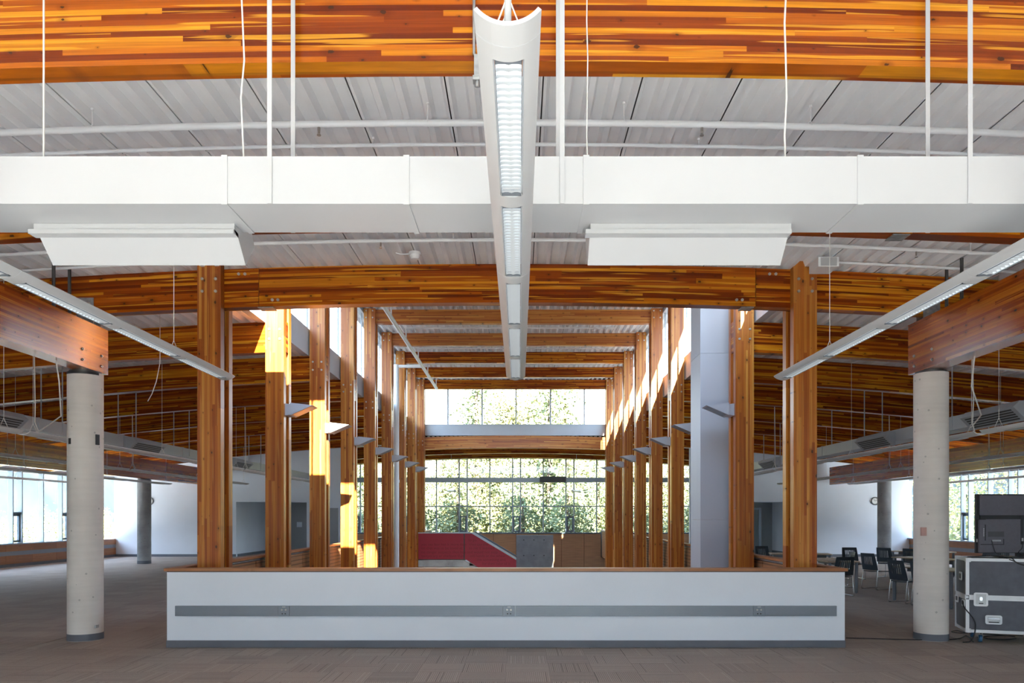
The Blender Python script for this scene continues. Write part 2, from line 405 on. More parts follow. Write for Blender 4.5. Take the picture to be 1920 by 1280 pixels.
# ------------------------------------------------------------------ floor
b = MB(); T = -.35
b.box(WL, WR, 7.0, 10.24, T, 0); b.box(WL, XC - 4.49, 10.24, YE, T, 0); b.box(XC + 4.49, WR, 10.24, YE, T, 0)
floor = struct(b.build('floor', 'carpet'))
b = MB(); b.box(WL, WR, YR, 7.0, T, 0); struct(b.build('floor', 'bouncefloor'))      # unseen pale floor added to bounce sunlight up to the deck
t = MB(); t.box(-.249, .249, -.249, .249, 0, .004); proto = None
for i in range(7):
    for j in range(30):
        x = -7.4 + .5 * j; y = 7.75 + .5 * i
        if y > 10.0 and -4.9 < x < 4.6: continue
        if (x + 6.28) ** 2 + (y - 10.78) ** 2 < .3 or (x - 5.95) ** 2 + (y - 10.78) ** 2 < .3: continue
        if proto is None: proto = t.build('carpet_tile', 'carpet_tile', floor); o = proto; o.location = (x, y, 0)
        else: o = inst(proto, 'carpet_tile', floor, (x, y, 0))
        o.rotation_euler = (0, 0, H * ((i + j) % 2))
b = MB(); b.box(-9.5, 9.7, 9.9, YE + .2, -4.4, -4.2); struct(b.build('floor', 'concrete_back'))
for nm, a in (('wall_lower_left', (-9.5, -9.3, 9.9, YE)), ('wall_lower_right', (9.5, 9.7, 9.9, YE)), ('wall_lower_front', (-9.5, 9.7, 9.9, 10.1))):
    b = MB(); b.box(*a, -4.2, T); struct(b.build(nm, 'wall'))

# ------------------------------------------------------------------ ceiling: roof slab over single sheets of ribbed deck
PIT = .2032; DH = .076
def sheet(L, lam=4):
    s = MB(); pr = []
    for k in range(lam):
        x0 = -lam * PIT / 2 + k * PIT
        pr += [(x0, 0), (x0 + .026, 0), (x0 + .056, DH), (x0 + .147, DH), (x0 + .177, 0)]
    pr.append((lam * PIT / 2 - .012, 0)); pr.append((lam * PIT / 2 - .012, .012))
    for p, q in zip(pr[:-1], pr[1:]): s.face([(p[0], 0, p[1]), (p[0], L, p[1]), (q[0], L, q[1]), (q[0], 0, q[1])])
    return s
def slab(s, x0, x1, y0, y1, n, lift=DH + .03, th=.14):
    X = [x0 + (x1 - x0) * i / n for i in range(n + 1)]
    for a, c in zip(X[:-1], X[1:]):
        za, zc = zt(a) + lift, zt(c) + lift
        for d in (0, th): s.face([(a, y0, za + d), (c, y0, zc + d), (c, y1, zc + d), (a, y1, za + d)])
        for y in (y0, y1): s.face([(a, y, za), (c, y, zc), (c, y, zc + th), (a, y, za + th)])
    for x in (x0, x1):
        z = zt(x) + lift; s.face([(x, y0, z), (x, y1, z), (x, y1, z + th), (x, y0, z + th)])
s = MB()
slab(s, WL - 1.3, WR + 1.3, YR - .8, 11.12, 36)
slab(s, WL - 1.3, XC - HO - .05, 11.12, YE + .8, 14); slab(s, XC + HO + .05, WR + 1.3, 11.12, YE + .8, 14)
slab(s, XC - HO, XC + HO, 33.6, YE + .8, 9)
s.box(XC - 4.88, XC + 4.88, 10.9, 34.2, 7.95, 8.12)
ceiling = struct(s.build('ceiling', 'darkroof'))
W4 = PIT * 4
def sheets(y0, y1, x0, x1, flat=None, drop=0.0):
    pr = sheet(y1 - y0).build('deck_sheet', 'deck', ceiling); first = True
    n = round((x1 - x0) / W4); x = (x0 if x0 > 0 else x1 - n * W4 if x1 < 0 else (x0 + x1) / 2 - n * W4 / 2) + W4 / 2
    for i in range(n):
        o = pr if first else inst(pr, 'deck_sheet', ceiling, (0, 0, 0)); first = False
        o.location = (x, y0, (flat if flat is not None else zt(x) + .002) - drop)
        if flat is None: o.rotation_euler = (0, math.atan(2 * CURV * (x - XC)), 0)
        x += W4
sheets(-1.0, 7.30, -17.6, 17.2, drop=.012); sheets(7.24, 11.12, -17.6, 17.2, drop=.018 * 0)
sheets(11.12, 33.0, -18.0, XC - HO); sheets(11.12, 33.0, XC + HO, 17.6)
sheets(33.6, YE, -9.6, 9.8)
sheets(11.0, 33.9, XC - 4.9, XC + 4.9, flat=7.872)

# ------------------------------------------------------------------ walls that close the room
def arcwall(name, y0, y1, parts, mat):
    s = MB()
    for x0, x1, z0 in parts:
        n = max(1, int((x1 - x0) / 1.2)); X = [x0 + (x1 - x0) * i / n for i in range(n + 1)]
        for a, c in zip(X[:-1], X[1:]):
            za, zc = zt(a) + .07, zt(c) + .07
            for y in (y0, y1): s.face([(a, y, z0), (c, y, z0), (c, y, zc), (a, y, za)])
            s.face([(a, y0, z0), (c, y0, z0), (c, y1, z0), (a, y1, z0)])
        for x in (x0, x1): s.face([(x, y0, z0), (x, y1, z0), (x, y1, zt(x) + .07), (x, y0, zt(x) + .07)])
    return struct(s.build(name, mat))
CL, CR = -12.5, 12.55
arcwall('wall_back_left', YB, YB + .15, [(WL, CL, 0), (CL, -9.38, 2.42), (-9.38, -7.85, 0)], 'wall')
arcwall('wall_back_right', YB, YB + .15, [(7.55, 9.45, 0), (9.45, CR, 2.42), (CR, WR, 0)], 'wall')
for nm, x, sg in (('wall_end_left', -9.3, -1), ('wall_end_right', 9.6, 1)):
    s = MB(); s.box(x, x + sg * .15, YB + .15, 36.9, 2.46, zt(x)); s.box(x, x + sg * .15, 36.9, YE + .2, 0, zt(x)); struct(s.build(nm, 'greywall'))
for nm, x in (('wall_corridor_left', CL), ('wall_corridor_right', CR)):
    sg = 1 if x > 0 else -1
    s = MB(); s.box(x, x + sg * .12, YB + .15, 37.2, 0, 2.6); struct(s.build(nm, 'wall'))
for nm, x0, x1 in (('wall_corridor_end_left', CL, -9.45), ('wall_corridor_end_right', 9.75, CR)):
    s = MB(); s.box(x0, x1, 37.0, 37.15, 0, 2.6); struct(s.build(nm, 'greywall'))
    s = MB(); s.box(x0, x1, YB + .15, 37.0, 2.46, 2.6); struct(s.build('ceiling', 'wall'))
# base strips
def basebd(name, *a):
    s = MB(); s.box(*a); return struct(s.build(name, 'rubber'))
basebd('baseboard_back_left', WL, CL, YB - .012, YB - .001, 0, .11)
basebd('baseboard_back_right', CR, WR, YB - .012, YB - .001, 0, .11)
basebd('baseboard_corridor_left', CL + .001, CL + .012, YB + .15, 37, 0, .11)
basebd('baseboard_corridor_right', CR - .012, CR - .001, YB + .15, 37, 0, .11)
basebd('baseboard_inner_left', -9.38, -7.85, YB - .012, YB - .001, 0, .11)
basebd('baseboard_inner_right', 7.55, 9.45, YB - .012, YB - .001, 0, .11)
# door in the left return wall, frosted double window and glass door on the right
s = MB(); s.box(-8.36, -7.98, YB - .03, YB - .002, .02, 2.15); d1 = struct(s.build('door_1', 'greywall'))
s = MB(); s.box(-8.06, -8.03, YB - .07, YB - .03, 1.0, 1.1); s.build('door_handle', 'steel', d1)
d2 = sempty('door_2', (10.95, 36.2, 0))
s = MB(); s.box(11.62, 11.72, 36.1, 36.2, 0, 2.2); s.build('jamb', 'alu', d2)
s = MB(); s.box(10.2, 10.3, 36.1, 36.2, 0, 2.2); s.build('jamb', 'alu', d2)
s = MB(); s.box(10.3, 11.62, 36.13, 36.17, 2.1, 2.2); s.build('head', 'alu', d2)
s = MB(); s.box(10.32, 11.6, 36.14, 36.16, .02, 2.1); s.build('pane', 'glass', d2)
wn = sempty('window_corridor', (CR, 34.2, 1.0))
for a, c in ((33.55, 34.15), (34.25, 34.85)):
    s = MB(); s.box(CR - .012, CR - .004, a, c, .98, 2.05); s.build('pane', 'greywall', wn)
s = MB(); s.box(CR - .03, CR - .002, 34.16, 34.24, .95, 2.08); s.build('mullion', 'alu', wn)

# side window walls: one window unit per bay
def side_unit():
    r = sempty('window_1')                               # local: room side is +x, runs along +y from 0 to BAY
    s = MB()
    for y in (0, .49, 1.68):
        s2 = MB(); s2.box(-.06, .12, y - .026, y + .026, .83, 3.42); s2.build('mullion', 'alu', r)
    s.box(-.05, .10, .026, .464, 1.86, 1.93); s.build('transom', 'darkalu', r)
    s = MB()
    for a in ((.03, .08), (.41, .46)): s.box(-.02, .05, a[0], a[1], .86, 1.86)
    s.box(-.02, .05, .08, .41, .86, .93); s.box(-.02, .05, .08, .41, 1.79, 1.86); s.build('sash', 'darkalu', r)
    s = MB(); s.box(-.05, .08, 0, BAY, 3.36, 3.44); s.build('head', 'alu', r)
    s = MB(); s.box(-.06, .16, 0, BAY, .79, .83); s.build('sill', 'alu', r)
    for a, c, z0, z1 in ((.08, .41, .93, 1.79), (.026, .464, 1.93, 3.36), (.516, 1.654, .83, 3.36), (1.706, BAY - .026, .83, 3.36)):
        s = MB(); s.box(.0, .008, a, c, z0, z1); s.build('pane', 'glass', r)
    return r
u0 = side_unit(); cnt = 1
u0.location = (WL, 26.25, 0)
units = []
for n in range(-12, 3):
    y = 26.25 + BAY * n
    if n == 0: continue
    if y + BAY > 34.2 or 5 < y < 19: continue
    cnt += 1; c = dup(u0, (WL, y, 0)); c.name = f'window_{cnt}'
for n in range(-12, 3):
    y = 26.25 + BAY * n + BAY
    if y > 35.5 or 6 < y < 22: continue
    cnt += 1; c = dup(u0, (WR, y, 0), math.pi); c.name = f'window_{cnt}'
for nm, x, sg in (('left', WL, 1), ('right', WR, -1)):
    s = MB(); s.box(x - sg * .12, x, YR, YE * 0 + 35, -.35, .79); s.box(x - sg * .12, x, YR, 35, 3.44, zt(x) + .07); s.box(x - sg * .12, x, 26.25 - 7 * BAY, 26.25 - 2 * BAY - .03, .79, 3.44)  # unseen middle bays closed solid to cut light into the aisles
    wl = struct(s.build('wall_' + nm, 'wall'))
    # wooden bench panels under the sills, with a raceway strip
    y = YB - .02; first = True
    while y > 6:
        y0 = y - 1.415
        for z0, z1, dp in ((.11, .40, .10), (.55, .79, .10)):
            s = MB(); s.box(x, x + sg * dp, y0 + .004, y - .004, z0, z1, 'y', 'z'); s.build('wood_panel', 'veneer', wl)
        s = MB(); s.box(x, x + sg * .085, y0, y, .40, .55); s.build('raceway', 'raceway', wl)
        y = y0
    s = MB(); s.box(x, x + sg * .06, 6, YB - .02, 0, .11); s.build('kick_strip', 'rubber', wl)
    s = MB(); s.box(x - sg * 1.3, x - sg * .12, YR, 35, zt(x) - .10, zt(x) - .06); s.build('eave_soffit', 'soffit', wl)
# rear window wall behind the viewpoint
s = MB(); s.box(WL, WR, YR - .15, YR, -.35, .08)
n = 26
X = [WL + (WR - WL) * i / n for i in range(n + 1)]
for a, c in zip(X[:-1], X[1:]):
    s.face([(a, YR, zb(a) - .1), (c, YR, zb(c) - .1), (c, YR, zt(c) + .07), (a, YR, zt(a) + .07)])
wr = struct(s.build('wall_rear', 'wall'))
wq = sempty('window_rear', (0, YR, 0))
s = MB(); s.box(WL, -5.6, YR - .1, YR, .08, 4.6); s.box(5.4, WR, YR - .1, YR, .08, 4.6); struct(s.build('wall_rear_blocker', 'greywall'))  # unseen ends of the rear glazing blocked to darken the aisles
for i, x in enumerate(X):
    s = MB(); s.box(x - .03, x + .03, YR - .12, YR + .02, .08, zb(x) - .1); s.build('mullion', 'alu', wq)
for a, c in zip(X[:-1], X[1:]):
    s = MB(); z = min(zb(a), zb(c)) - .1; s.box(a + .03, c - .03, YR - .06, YR - .05, .08, z); s.build('pane', 'glass', wq)

# raised clerestory over the atrium
s = MB(); s.box(XC - HO - .14, XC - HO, 11.12, 33.6, 5.28, 5.87); s.box(XC - HO - .14, XC - HO, 11.12, 33.6, 7.78, 7.95); struct(s.build('trim_left', 'fascia'))
s = MB(); s.box(XC + HO, XC + HO + .14, 11.12, 33.6, 5.28, 5.87); s.box(XC + HO, XC + HO + .14, 11.12, 33.6, 7.78, 7.95); s.box(XC + HO, XC + HO + .14, 11.0, 11.5, 5.6, 7.78); struct(s.build('trim_right', 'fascia'))  # last box: solid corner panel added to keep sun off the shaft
s = MB(); s.box(XC - HO, XC + HO, 11.0, 11.1, 5.47, 5.72); s.box(XC - HO, XC + HO, 11.0, 11.1, 7.37, 7.95); s.box(4.1, XC + HO, 11.0, 11.1, 5.72, 7.37); struct(s.build('trim_front', 'fascia'))
s = MB(); s.box(XC - 4.4, XC + 4.4, 33.52, 33.66, 5.41, 5.915); s.box(XC - HO, XC + HO, 33.52, 33.66, 7.5, 7.95); struct(s.build('trim_end', 'fascia'))
def clere(nm, sg):
    r = sempty(nm, (XC + sg * (HO + .07), 22, 5.87)); x = XC + sg * (HO + .07)
    ys = [11.12] + [colY(2 + i) + .2 + d for i in range(8) for d in (-1.415, 0)]
    for y in ys:
        s = MB(); s.box(x - .015, x + .015, y - .022, y + .022, 5.87, 7.78); s.build('mullion', 'alu', r)
    for a, c in zip(ys[:-1], ys[1:]):
        s = MB(); s.box(x - .004, x + .004, a + .022, c - .022, 5.87, 7.78); s.build('pane', 'glass', r)
clere('window_clerestory_left', -1); clere('window_clerestory_right', 1)
r = sempty('window_clerestory_front', (XC, 11.05, 5.72)); xs = [XC - HO + i * (HO * 2 - .15) / 7 for i in range(8)]
for x in xs:
    s = MB(); s.box(x - .02, x + .02, 11.02, 11.08, 5.72, 7.37); s.build('mullion', 'alu', r)
for a, c in zip(xs[:-1], xs[1:]):
    s = MB(); s.box(a + .02, c - .02, 11.045, 11.053, 5.72, 7.37); s.build('pane', 'glass', r)
r = sempty('window_clerestory_end', (XC, 33.6, 5.915)); xs = [-4.38] + [(p - VX) * 33.6 / F for p in (840, 904, 967.5, 1032, 1095.5)] + [4.05]
for x in xs[1:-1]:
    s = MB(); s.box(x - .03, x + .03, 33.54, 33.64, 5.915, 7.5); s.build('mullion', 'alu', r)
for a, c in zip(xs[:-1], xs[1:]):
    s = MB(); s.box(a + .03, c - .03, 33.59, 33.598, 5.915, 7.5); s.build('pane', 'glass', r)

# end glazing beyond the atrium
ZS, ZH = .93, 4.62
r = sempty('window_end', (XC, YE, ZS))
mx = []
for i in range(-4, 4):
    x0 = (861 - VX) * YE / F + 2.825 * i
    for d in (0, .42, 1.62): mx.append((x0 + d, d))
mx = [q for q in mx if -9.2 < q[0] < 9.5]
for x, d in mx:
    s = MB(); s.box(x - .032, x + .032, YE - .02, YE + .1, ZS, ZH + .25); s.build('mullion', 'alu', r)
ex = [-9.3] + [q[0] for q in mx] + [9.6]
for a, c in zip(ex[:-1], ex[1:]):
    for z0, z1 in ((ZS, 2.31), (2.31, 3.6), (3.82, 4.85)):
        s = MB(); s.box(a + .03, c - .03, YE + .035, YE + .043, z0 + .02, z1 - .02); s.build('pane', 'glass', r)
    for z in (2.31,):
        s = MB(); s.box(a, c, YE, YE + .08, z - .03, z + .03); s.build('transom', 'alu', r)
    if .3 < c - a < .5:
        s = MB()
        for q in ((a + .03, a + .1), (c - .1, c - .03)): s.box(q[0], q[1], YE - .03, YE + .03, ZS + .02, 1.8)
        s.box(a + .1, c - .1, YE - .03, YE + .03, 1.73, 1.8); s.box(a + .1, c - .1, YE - .03, YE + .03, ZS + .02, ZS + .1); s.build('sash', 'darkalu', r)
s = MB(); s.box(-9.3, 9.6, YE - .06, YE + .1, 3.58, 3.83); s.build('transom', 'alu', r)
s = MB()
X = [-9.3 + 18.9 * i / 20 for i in range(21)]
for a, c in zip(X[:-1], X[1:]):
    s.face([(a, YE - .02, zb(a)), (c, YE - .02, zb(c)), (c, YE - .02, zt(c)), (a, YE - .02, zt(a))])
    s.face([(a, YE + .1, zb(a)), (c, YE + .1, zb(c)), (c, YE + .1, zt(c)), (a, YE + .1, zt(a))])
    s.face([(a, YE - .02, zb(a)), (c, YE - .02, zb(c)), (c, YE + .1, zb(c)), (a, YE + .1, zb(a))])
s.box(-9.5, 9.8, YE + .06, YE + .2, -4.2, ZS - .06)
we = struct(s.build('wall_end', 'veneer'))
x = (925 - VX) * YE / F - 1.2 * 7
while x < 9.4:
    for z0, z1 in ((-1.7, ZS - .07), (-4.2, -1.71)):
        s = MB(); s.box(x + .016, min(x + 1.184, 9.6), YE, YE + .06, z0, z1); s.build('perforated_panel', 'perf', we)
    x += 1.2
s = MB(); s.box(-9.3, 9.6, YE - .06, YE + .1, ZS - .065, ZS); s.build('sill', 'darkalu', we)

# ------------------------------------------------------------------ half walls round the atrium
hw = thing('half_wall', 'white half wall with wooden cap across the foreground', 'half wall', (XC, 10.17, 0))
HX0, HX1 = (313 - VX) * 10.1 / F, (1584 - VX) * 10.1 / F
s = MB(); s.box(HX0, HX1, 10.1, 10.24, .004, 1.03); s.build('wall_body', 'wall', hw)
s = MB(); s.box(HX0 - .03, HX1 + .03, 10.07, 10.27, 1.036, 1.075, 'x', 'y'); cap = s.build('cap', 'veneer', hw)
s = MB(); s.box(HX0, HX1, 10.095, 10.245, 1.022, 1.036); s.build('cap_shadow', 'dsteel', cap)  # dark strip standing in for the shade under the cap
s = MB(); s.box(HX0 - .004, HX1 + .004, 10.088, 10.1, .004, .10); s.build('base_strip', 'rubber', hw)
rz0, rz1 = EYE - (1154 - VY) * 10.1 / F, EYE - (1135 - VY) * 10.1 / F
rx = [(p - VX) * 10.07 / F for p in (328, 522, 543, 943, 966, 1412, 1434, 1569)]
for i, (a, c) in enumerate(zip(rx[:-1], rx[1:])):
    s = MB(); s.box(a + .002, c - .002, 10.065 if i % 2 == 0 else 10.06, 10.1, rz0, rz1); rw = s.build('raceway' if i % 2 == 0 else 'outlet', 'raceway', hw)
    if i % 2:
        m_ = (a + c) / 2
        for dx in (-.02, .02):
            s = MB(); s.box(m_ + dx - .008, m_ + dx + .008, 10.058, 10.06, rz0 + .025, rz0 + .04); s.build('socket', 'black', rw)
            s = MB(); s.cyl((m_ + dx * 1.3, 10.06, rz0 + .085), (m_ + dx * 1.3, 10.056, rz0 + .085), .012, 10); s.build('socket', 'bolt', rw)
        s = MB(); s.box(m_ - .022, m_ + .022, 10.058, 10.06, rz1 - .02, rz1 - .008); s.build('tab', 'white', rw)
for nm, xi, xo, lab in (('left', XC - 4.473, XC - 4.60, 'wood panelled atrium guard wall behind the left row of columns'), ('right', XC + 4.467, XC + 4.585, 'wood panelled atrium guard wall behind the right row of columns')):
    g = thing('guard_wall', lab, 'guard wall', (xi, 25, 0)); sg = 1 if xi < 0 else -1
    s = MB(); s.box(xi - sg * .025, xo, 10.27, YE - .1, 0, 1.02); s.build('core', 'wall', g)
    s = MB(); s.box(xi + sg * .03, xo - sg * .02, 10.272, YE - .1, 1.036, 1.075, 'y', 'x'); s.build('cap', 'veneer', g)
    s = MB(); s.box(xi - sg * .012, xi - sg * .022, 10.3, YE - .1, -.34, 1.0); s.build('backing', 'dsteel', g)
    y = 10.35; k = 0
    while y < YE - 1.3:
        s = MB(); s.box(xi - sg * .012, xi, y + .008, y + 1.397, -.33, .985, 'y', 'z'); s.build('wood_panel', 'veneer' if k == 0 else 'slot', g)
        y += 1.415; k += 1
s = MB(); s.box(XC - 4.49, XC + 4.49, 10.245, 10.28, -.34, 1.0); s.build('back_panel', 'veneer', hw)

# ------------------------------------------------------------------ timber columns
bb = MB(); bb.cyl((0, 0, 0), (0, -.014, 0), .021, 10); bb.cyl((0, -.014, 0), (0, -.024, 0), .012, 6)
BOLT = None
def bolt(parent, loc, rot=None):
    global BOLT
    if BOLT is None:
        BOLT = bb.build('bolt', 'bolt'); BOLT.parent = parent; BOLT.location = Vector(loc) - org(parent)
        if rot: BOLT.rotation_euler = rot
        return BOLT
    return inst(BOLT, 'bolt', parent, loc, rot)
for side, sg in (('left', -1), ('right', 1)):
    for k in range(1, 10):
        y = colY(k); top = 5.40 if k == 1 else 7.87; bot = -4.2
        xa, xb = XC + sg * PI_, XC + sg * PO
        c = thing('timber_column', f'{ORD[k-1]} paired timber column in the {side} row beside the atrium', 'column', (XC + sg * (PI_ + PO) / 2, y, bot), 'paired timber columns along the atrium')
        for q in (0, 1):
            ya = y + q * .305
            s = MB(); s.box(xa, xb, ya, ya + .13, bot, top, 'z', 'x'); s.build('post', 'post', c)
        if k > 1:
            s = MB(); s.box(xa + sg * .04, xb - sg * .01, y + .132, y + .303, bot, zb(xa) - .012, 'z', 'x'); s.build('spacer', 'beam', c)
        else:
            s = MB(); s.box(xa + sg * .06, xb - sg * .01, y + .132, y + .303, bot, zb(xa) - .012, 'z', 'x'); s.build('spacer', 'beam', c)
        lv = [5.13, 4.955] + ([7.80, 7.60] if k > 1 else [])
        for z in lv:
            for dx in (PI_ + .07, PO - .07): bolt(c, (XC + sg * dx, y, z))

# ------------------------------------------------------------------ timber beams
for k in (-1, 0, 1):
    SPX = {-1: 3.95, 0: 4.3, 1: 3.55}[k]
    ya = colY(k) + .1305; yb = ya + .174
    nm = {-1: 'near', 0: 'middle', 1: 'far'}[k]
    spl = {-1: 'spanning the top of the view above the white duct', 0: 'half hidden behind the white duct', 1: 'between the two nearest timber columns'}[k]
    s = MB(); s.arc(XC - SPX, XC + SPX, ya, yb, DEP, zb, 10); cb = s.build('timber_beam', 'beam', None, (XC, ya, zb(XC)))
    tag(cb, f'red laminated timber beam {spl}, its central length', 'beam', 'transverse roof beams over the front room')
    for side, sg in (('left', -1), ('right', 1)):
        xe = (WL if sg < 0 else WR) - sg * .02
        s = MB(); s.arc(XC + sg * (SPX + .006), xe, ya, yb, DEP, zb); ob = s.build('timber_beam', 'beam', None, (XC + sg * SPX, ya, zb(XC + SPX)))
        tag(ob, f'{side} outer length of the timber beam {spl}', 'beam', 'transverse roof beams over the front room')
        x0 = XC + sg * SPX
        if k < 0: continue
        for dx, z, tgt in () if k == 0 else ((.29, 5.24, ob), (.2, 5.24, ob), (-.19, 4.87, cb), (-.27, 4.87, cb)):
            bolt(tgt, (x0 + sg * dx, ya, z))
        s = MB(); s.box(x0 - .02, x0 + sg * -.2, ya - .004, yb + .004, zb(x0) - .016, zb(x0) - .004); s.build('hinge_plate', 'steel', cb)
        # saddle plates where the beam crosses the girder
        gx = -6.2 if sg < 0 else 5.9
        for yy in (ya - .012, yb):
            s = MB(); s.box(gx - .12, gx + .12, yy + .001, yy + .011, 4.53, 4.9); sd = s.build('saddle_plate', 'steel', ob)
            if yy < ya:
                for dx in (-.06, .06):
                    for dz in (4.7, 4.82): bolt(sd, (gx + dx, yy, dz))
for side, sg in (('left', -1), ('right', 1)):
    for k in range(2, 9):
        ya = colY(k) + .1305; xe = (WL if sg < 0 else WR) - sg * .02
        s = MB(); s.arc(XC + sg * (PI_ + .008), xe, ya, ya + .174, DEP, zb); ob = s.build('timber_beam', 'beam', None, (XC + sg * PI_, ya, zb(XC + PI_)))
        tag(ob, f'dark curved timber beam over the {side} aisle at the {ORD[k-1]} column', 'beam', 'curved roof beams over the side aisles')
for k in range(2, 10):
    ya = colY(k) + .1305
    s = MB(); s.box(XC - PO + .005, XC + PO - .005, ya, ya + .174, 7.46, 7.868); ob = s.build('timber_beam', 'beam' if k > 6 else 'post', None, (XC, ya, 7.46))
    tag(ob, f'straight timber beam under the raised atrium roof at the {ORD[k-1]} columns', 'beam', 'straight beams under the raised atrium roof')
for k, lab in ((9, 'curved timber beam below the grey band at the far end of the atrium'), (10, 'first dark timber beam beyond the far end of the atrium'), (11, 'last dark timber beam before the end glazing')):
    ya = colY(k) + .1305; s = MB()
    if k == 9: s.arc(XC - PO + .006, XC + PO - .006, ya, ya + .174, DEP, zb)
    else: s.arc(-9.25, 9.55, ya, ya + .174, DEP, zb)
    ob = s.build('timber_beam', 'beam' if k > 9 else 'post', None, (XC, ya, zb(XC))); tag(ob, lab, 'beam')
# girders running along the room
def girder(x0, x1, y0, y1, z0, z1, lab, inner):
    s = MB(); s.box(x0, x1, y0, y1, z0, z1, 'y', 'z'); g = s.build('timber_girder', 'girder', None, ((x0 + x1) / 2, y1, z0)); tag(g, lab, 'beam')
    return g
GL = girder(-6.34, -6.08, YR + .02, 11.05, 3.866, 4.525, 'large timber girder end resting on the left concrete column', -6.08)
GR = girder(5.76, 6.03, YR + .02, 11.05, 3.866, 4.60, 'large glossy timber girder end resting on the right concrete column', 5.76)
for g, x, rot in ((GL, -6.08, (0, 0, H)), (GR, 5.76, (0, 0, -H))):
    for y in (10.4, 10.87):
        for z in (4.107, 3.96): bolt(g, (x, y, z), rot)
girder(-14.23, -13.97, YR + .02, 32.95, 3.185, zb(-14.1) - .01, 'far timber girder along the left aisle above the back column', 0)
girder(13.6, 13.88, YR + .02, 32.7, 3.16, zb(13.75) - .01, 'far timber girder along the right aisle above the back column', 0)
for x, y in ((-6.2, 10.3), (-6.2, 9.95), (5.9, 10.3), (5.9, 9.95)):
    s = MB(); s.cyl((x, y, 4.525 if x < 0 else 4.6), (x, y, zt(x)), .022, 10); s.cyl((x, y, 4.525 if x < 0 else 4.6), (x, y, (4.525 if x < 0 else 4.6) + .012), .05, 12)
    tag(s.build('steel_strut', 'dsteel', None, (x, y, 4.53)), f'{"farther" if y > 10 else "nearer"} thin steel strut standing on the {"left" if x < 0 else "right"} girder', 'strut')

# ------------------------------------------------------------------ concrete columns
def conc(x, y, r, h, lab, mat='concrete', rub=.10):
    c = thing('concrete_column', lab, 'column', (x, y, 0))
    s = MB(); s.cyl((x, y, 0), (x, y, h - .03), r, 40); s.build('shaft', mat, c)
    s = MB(); s.cyl((x, y, h - .03), (x, y, h), r * .9, 40); s.build('bearing_plate', 'dsteel', c)
    s = MB(); s.cyl((x, y, .004), (x, y, rub), r + .004, 40); s.build('base_strip', 'rubber', c)
    return c
cl = conc(-6.27, 10.8, .233, 3.866, 'round concrete column at left with black tape marks')
cr_ = conc(5.96, 10.8, .228, 3.866, 'round concrete column at right beside the flight case')
conc(-14.1, 28.1, .24, 3.185, 'distant grey concrete column in the left aisle', 'concrete_back', .12)
conc(13.75, 28.1, .24, 3.16, 'distant grey concrete column in the right aisle behind chairs', 'concrete_back', .12)
def wrap(par, x, y, r, a0, a1, z0, z1, name, mat):
    s = MB(); A = [math.radians(a0 + (a1 - a0) * i / 6) for i in range(7)]
    A = [math.radians(a0 + (a1 - a0) * i / 24) for i in range(25)]; r += .003
    s.grid([[(x + r * math.cos(t), y + r * math.sin(t), z) for t in A] for z in (z0, z1)]); s.build(name, mat, par)
wrap(cl, -6.27, 10.8, .236, 239, 252, 2.80, 2.885, 'tape_mark', 'black'); wrap(cl, -6.27, 10.8, .236, 331, 348, 2.80, 2.95, 'tape_mark', 'black')
wrap(cl, -6.27, 10.8, .236, 222, 345, 3.80, 3.836, 'tape_band', 'black')
s = MB(); s.box(5.73, 5.80, 10.62, 10.66, 1.50, 1.62); s.build('call_box', 'handset', cr_)
s = MB(); s.box(-6.06, -6.04, 10.66, 10.74, .18, .22); s.build('outlet', 'white', cl)

# ------------------------------------------------------------------ linear light fixtures
def crescent(w, sag, th, a0=-1.0, a1=1.0, n=10):        # outer and inner outline of the curved housing between two fractions of its width
    R = (w * w / 4 + sag * sag) / (2 * sag); A = math.asin(w / 2 / R); T = [A * (a0 + (a1 - a0) * i / n) for i in range(n + 1)]
    return [(R * math.sin(t), R - R * math.cos(t)) for t in T], [((R - th) * math.sin(t), R - (R - th) * math.cos(t)) for t in T]
def strip(s, a0, a1, y0, y1, w, sag, th, n=10):
    o, i = crescent(w, sag, th, a0, a1, n)
    s.grid([[(p[0], y0, p[1]) for p in o], [(p[0], y1, p[1]) for p in o]]); s.grid([[(p[0], y0, p[1]) for p in i], [(p[0], y1, p[1]) for p in i]])
    for y in (y0, y1): s.face([(p[0], y, p[1]) for p in o] + [(p[0], y, p[1]) for p in i[::-1]])
    for k in (0, -1): s.face([(o[k][0], y0, o[k][1]), (o[k][0], y1, o[k][1]), (i[k][0], y1, i[k][1]), (i[k][0], y0, i[k][1])])
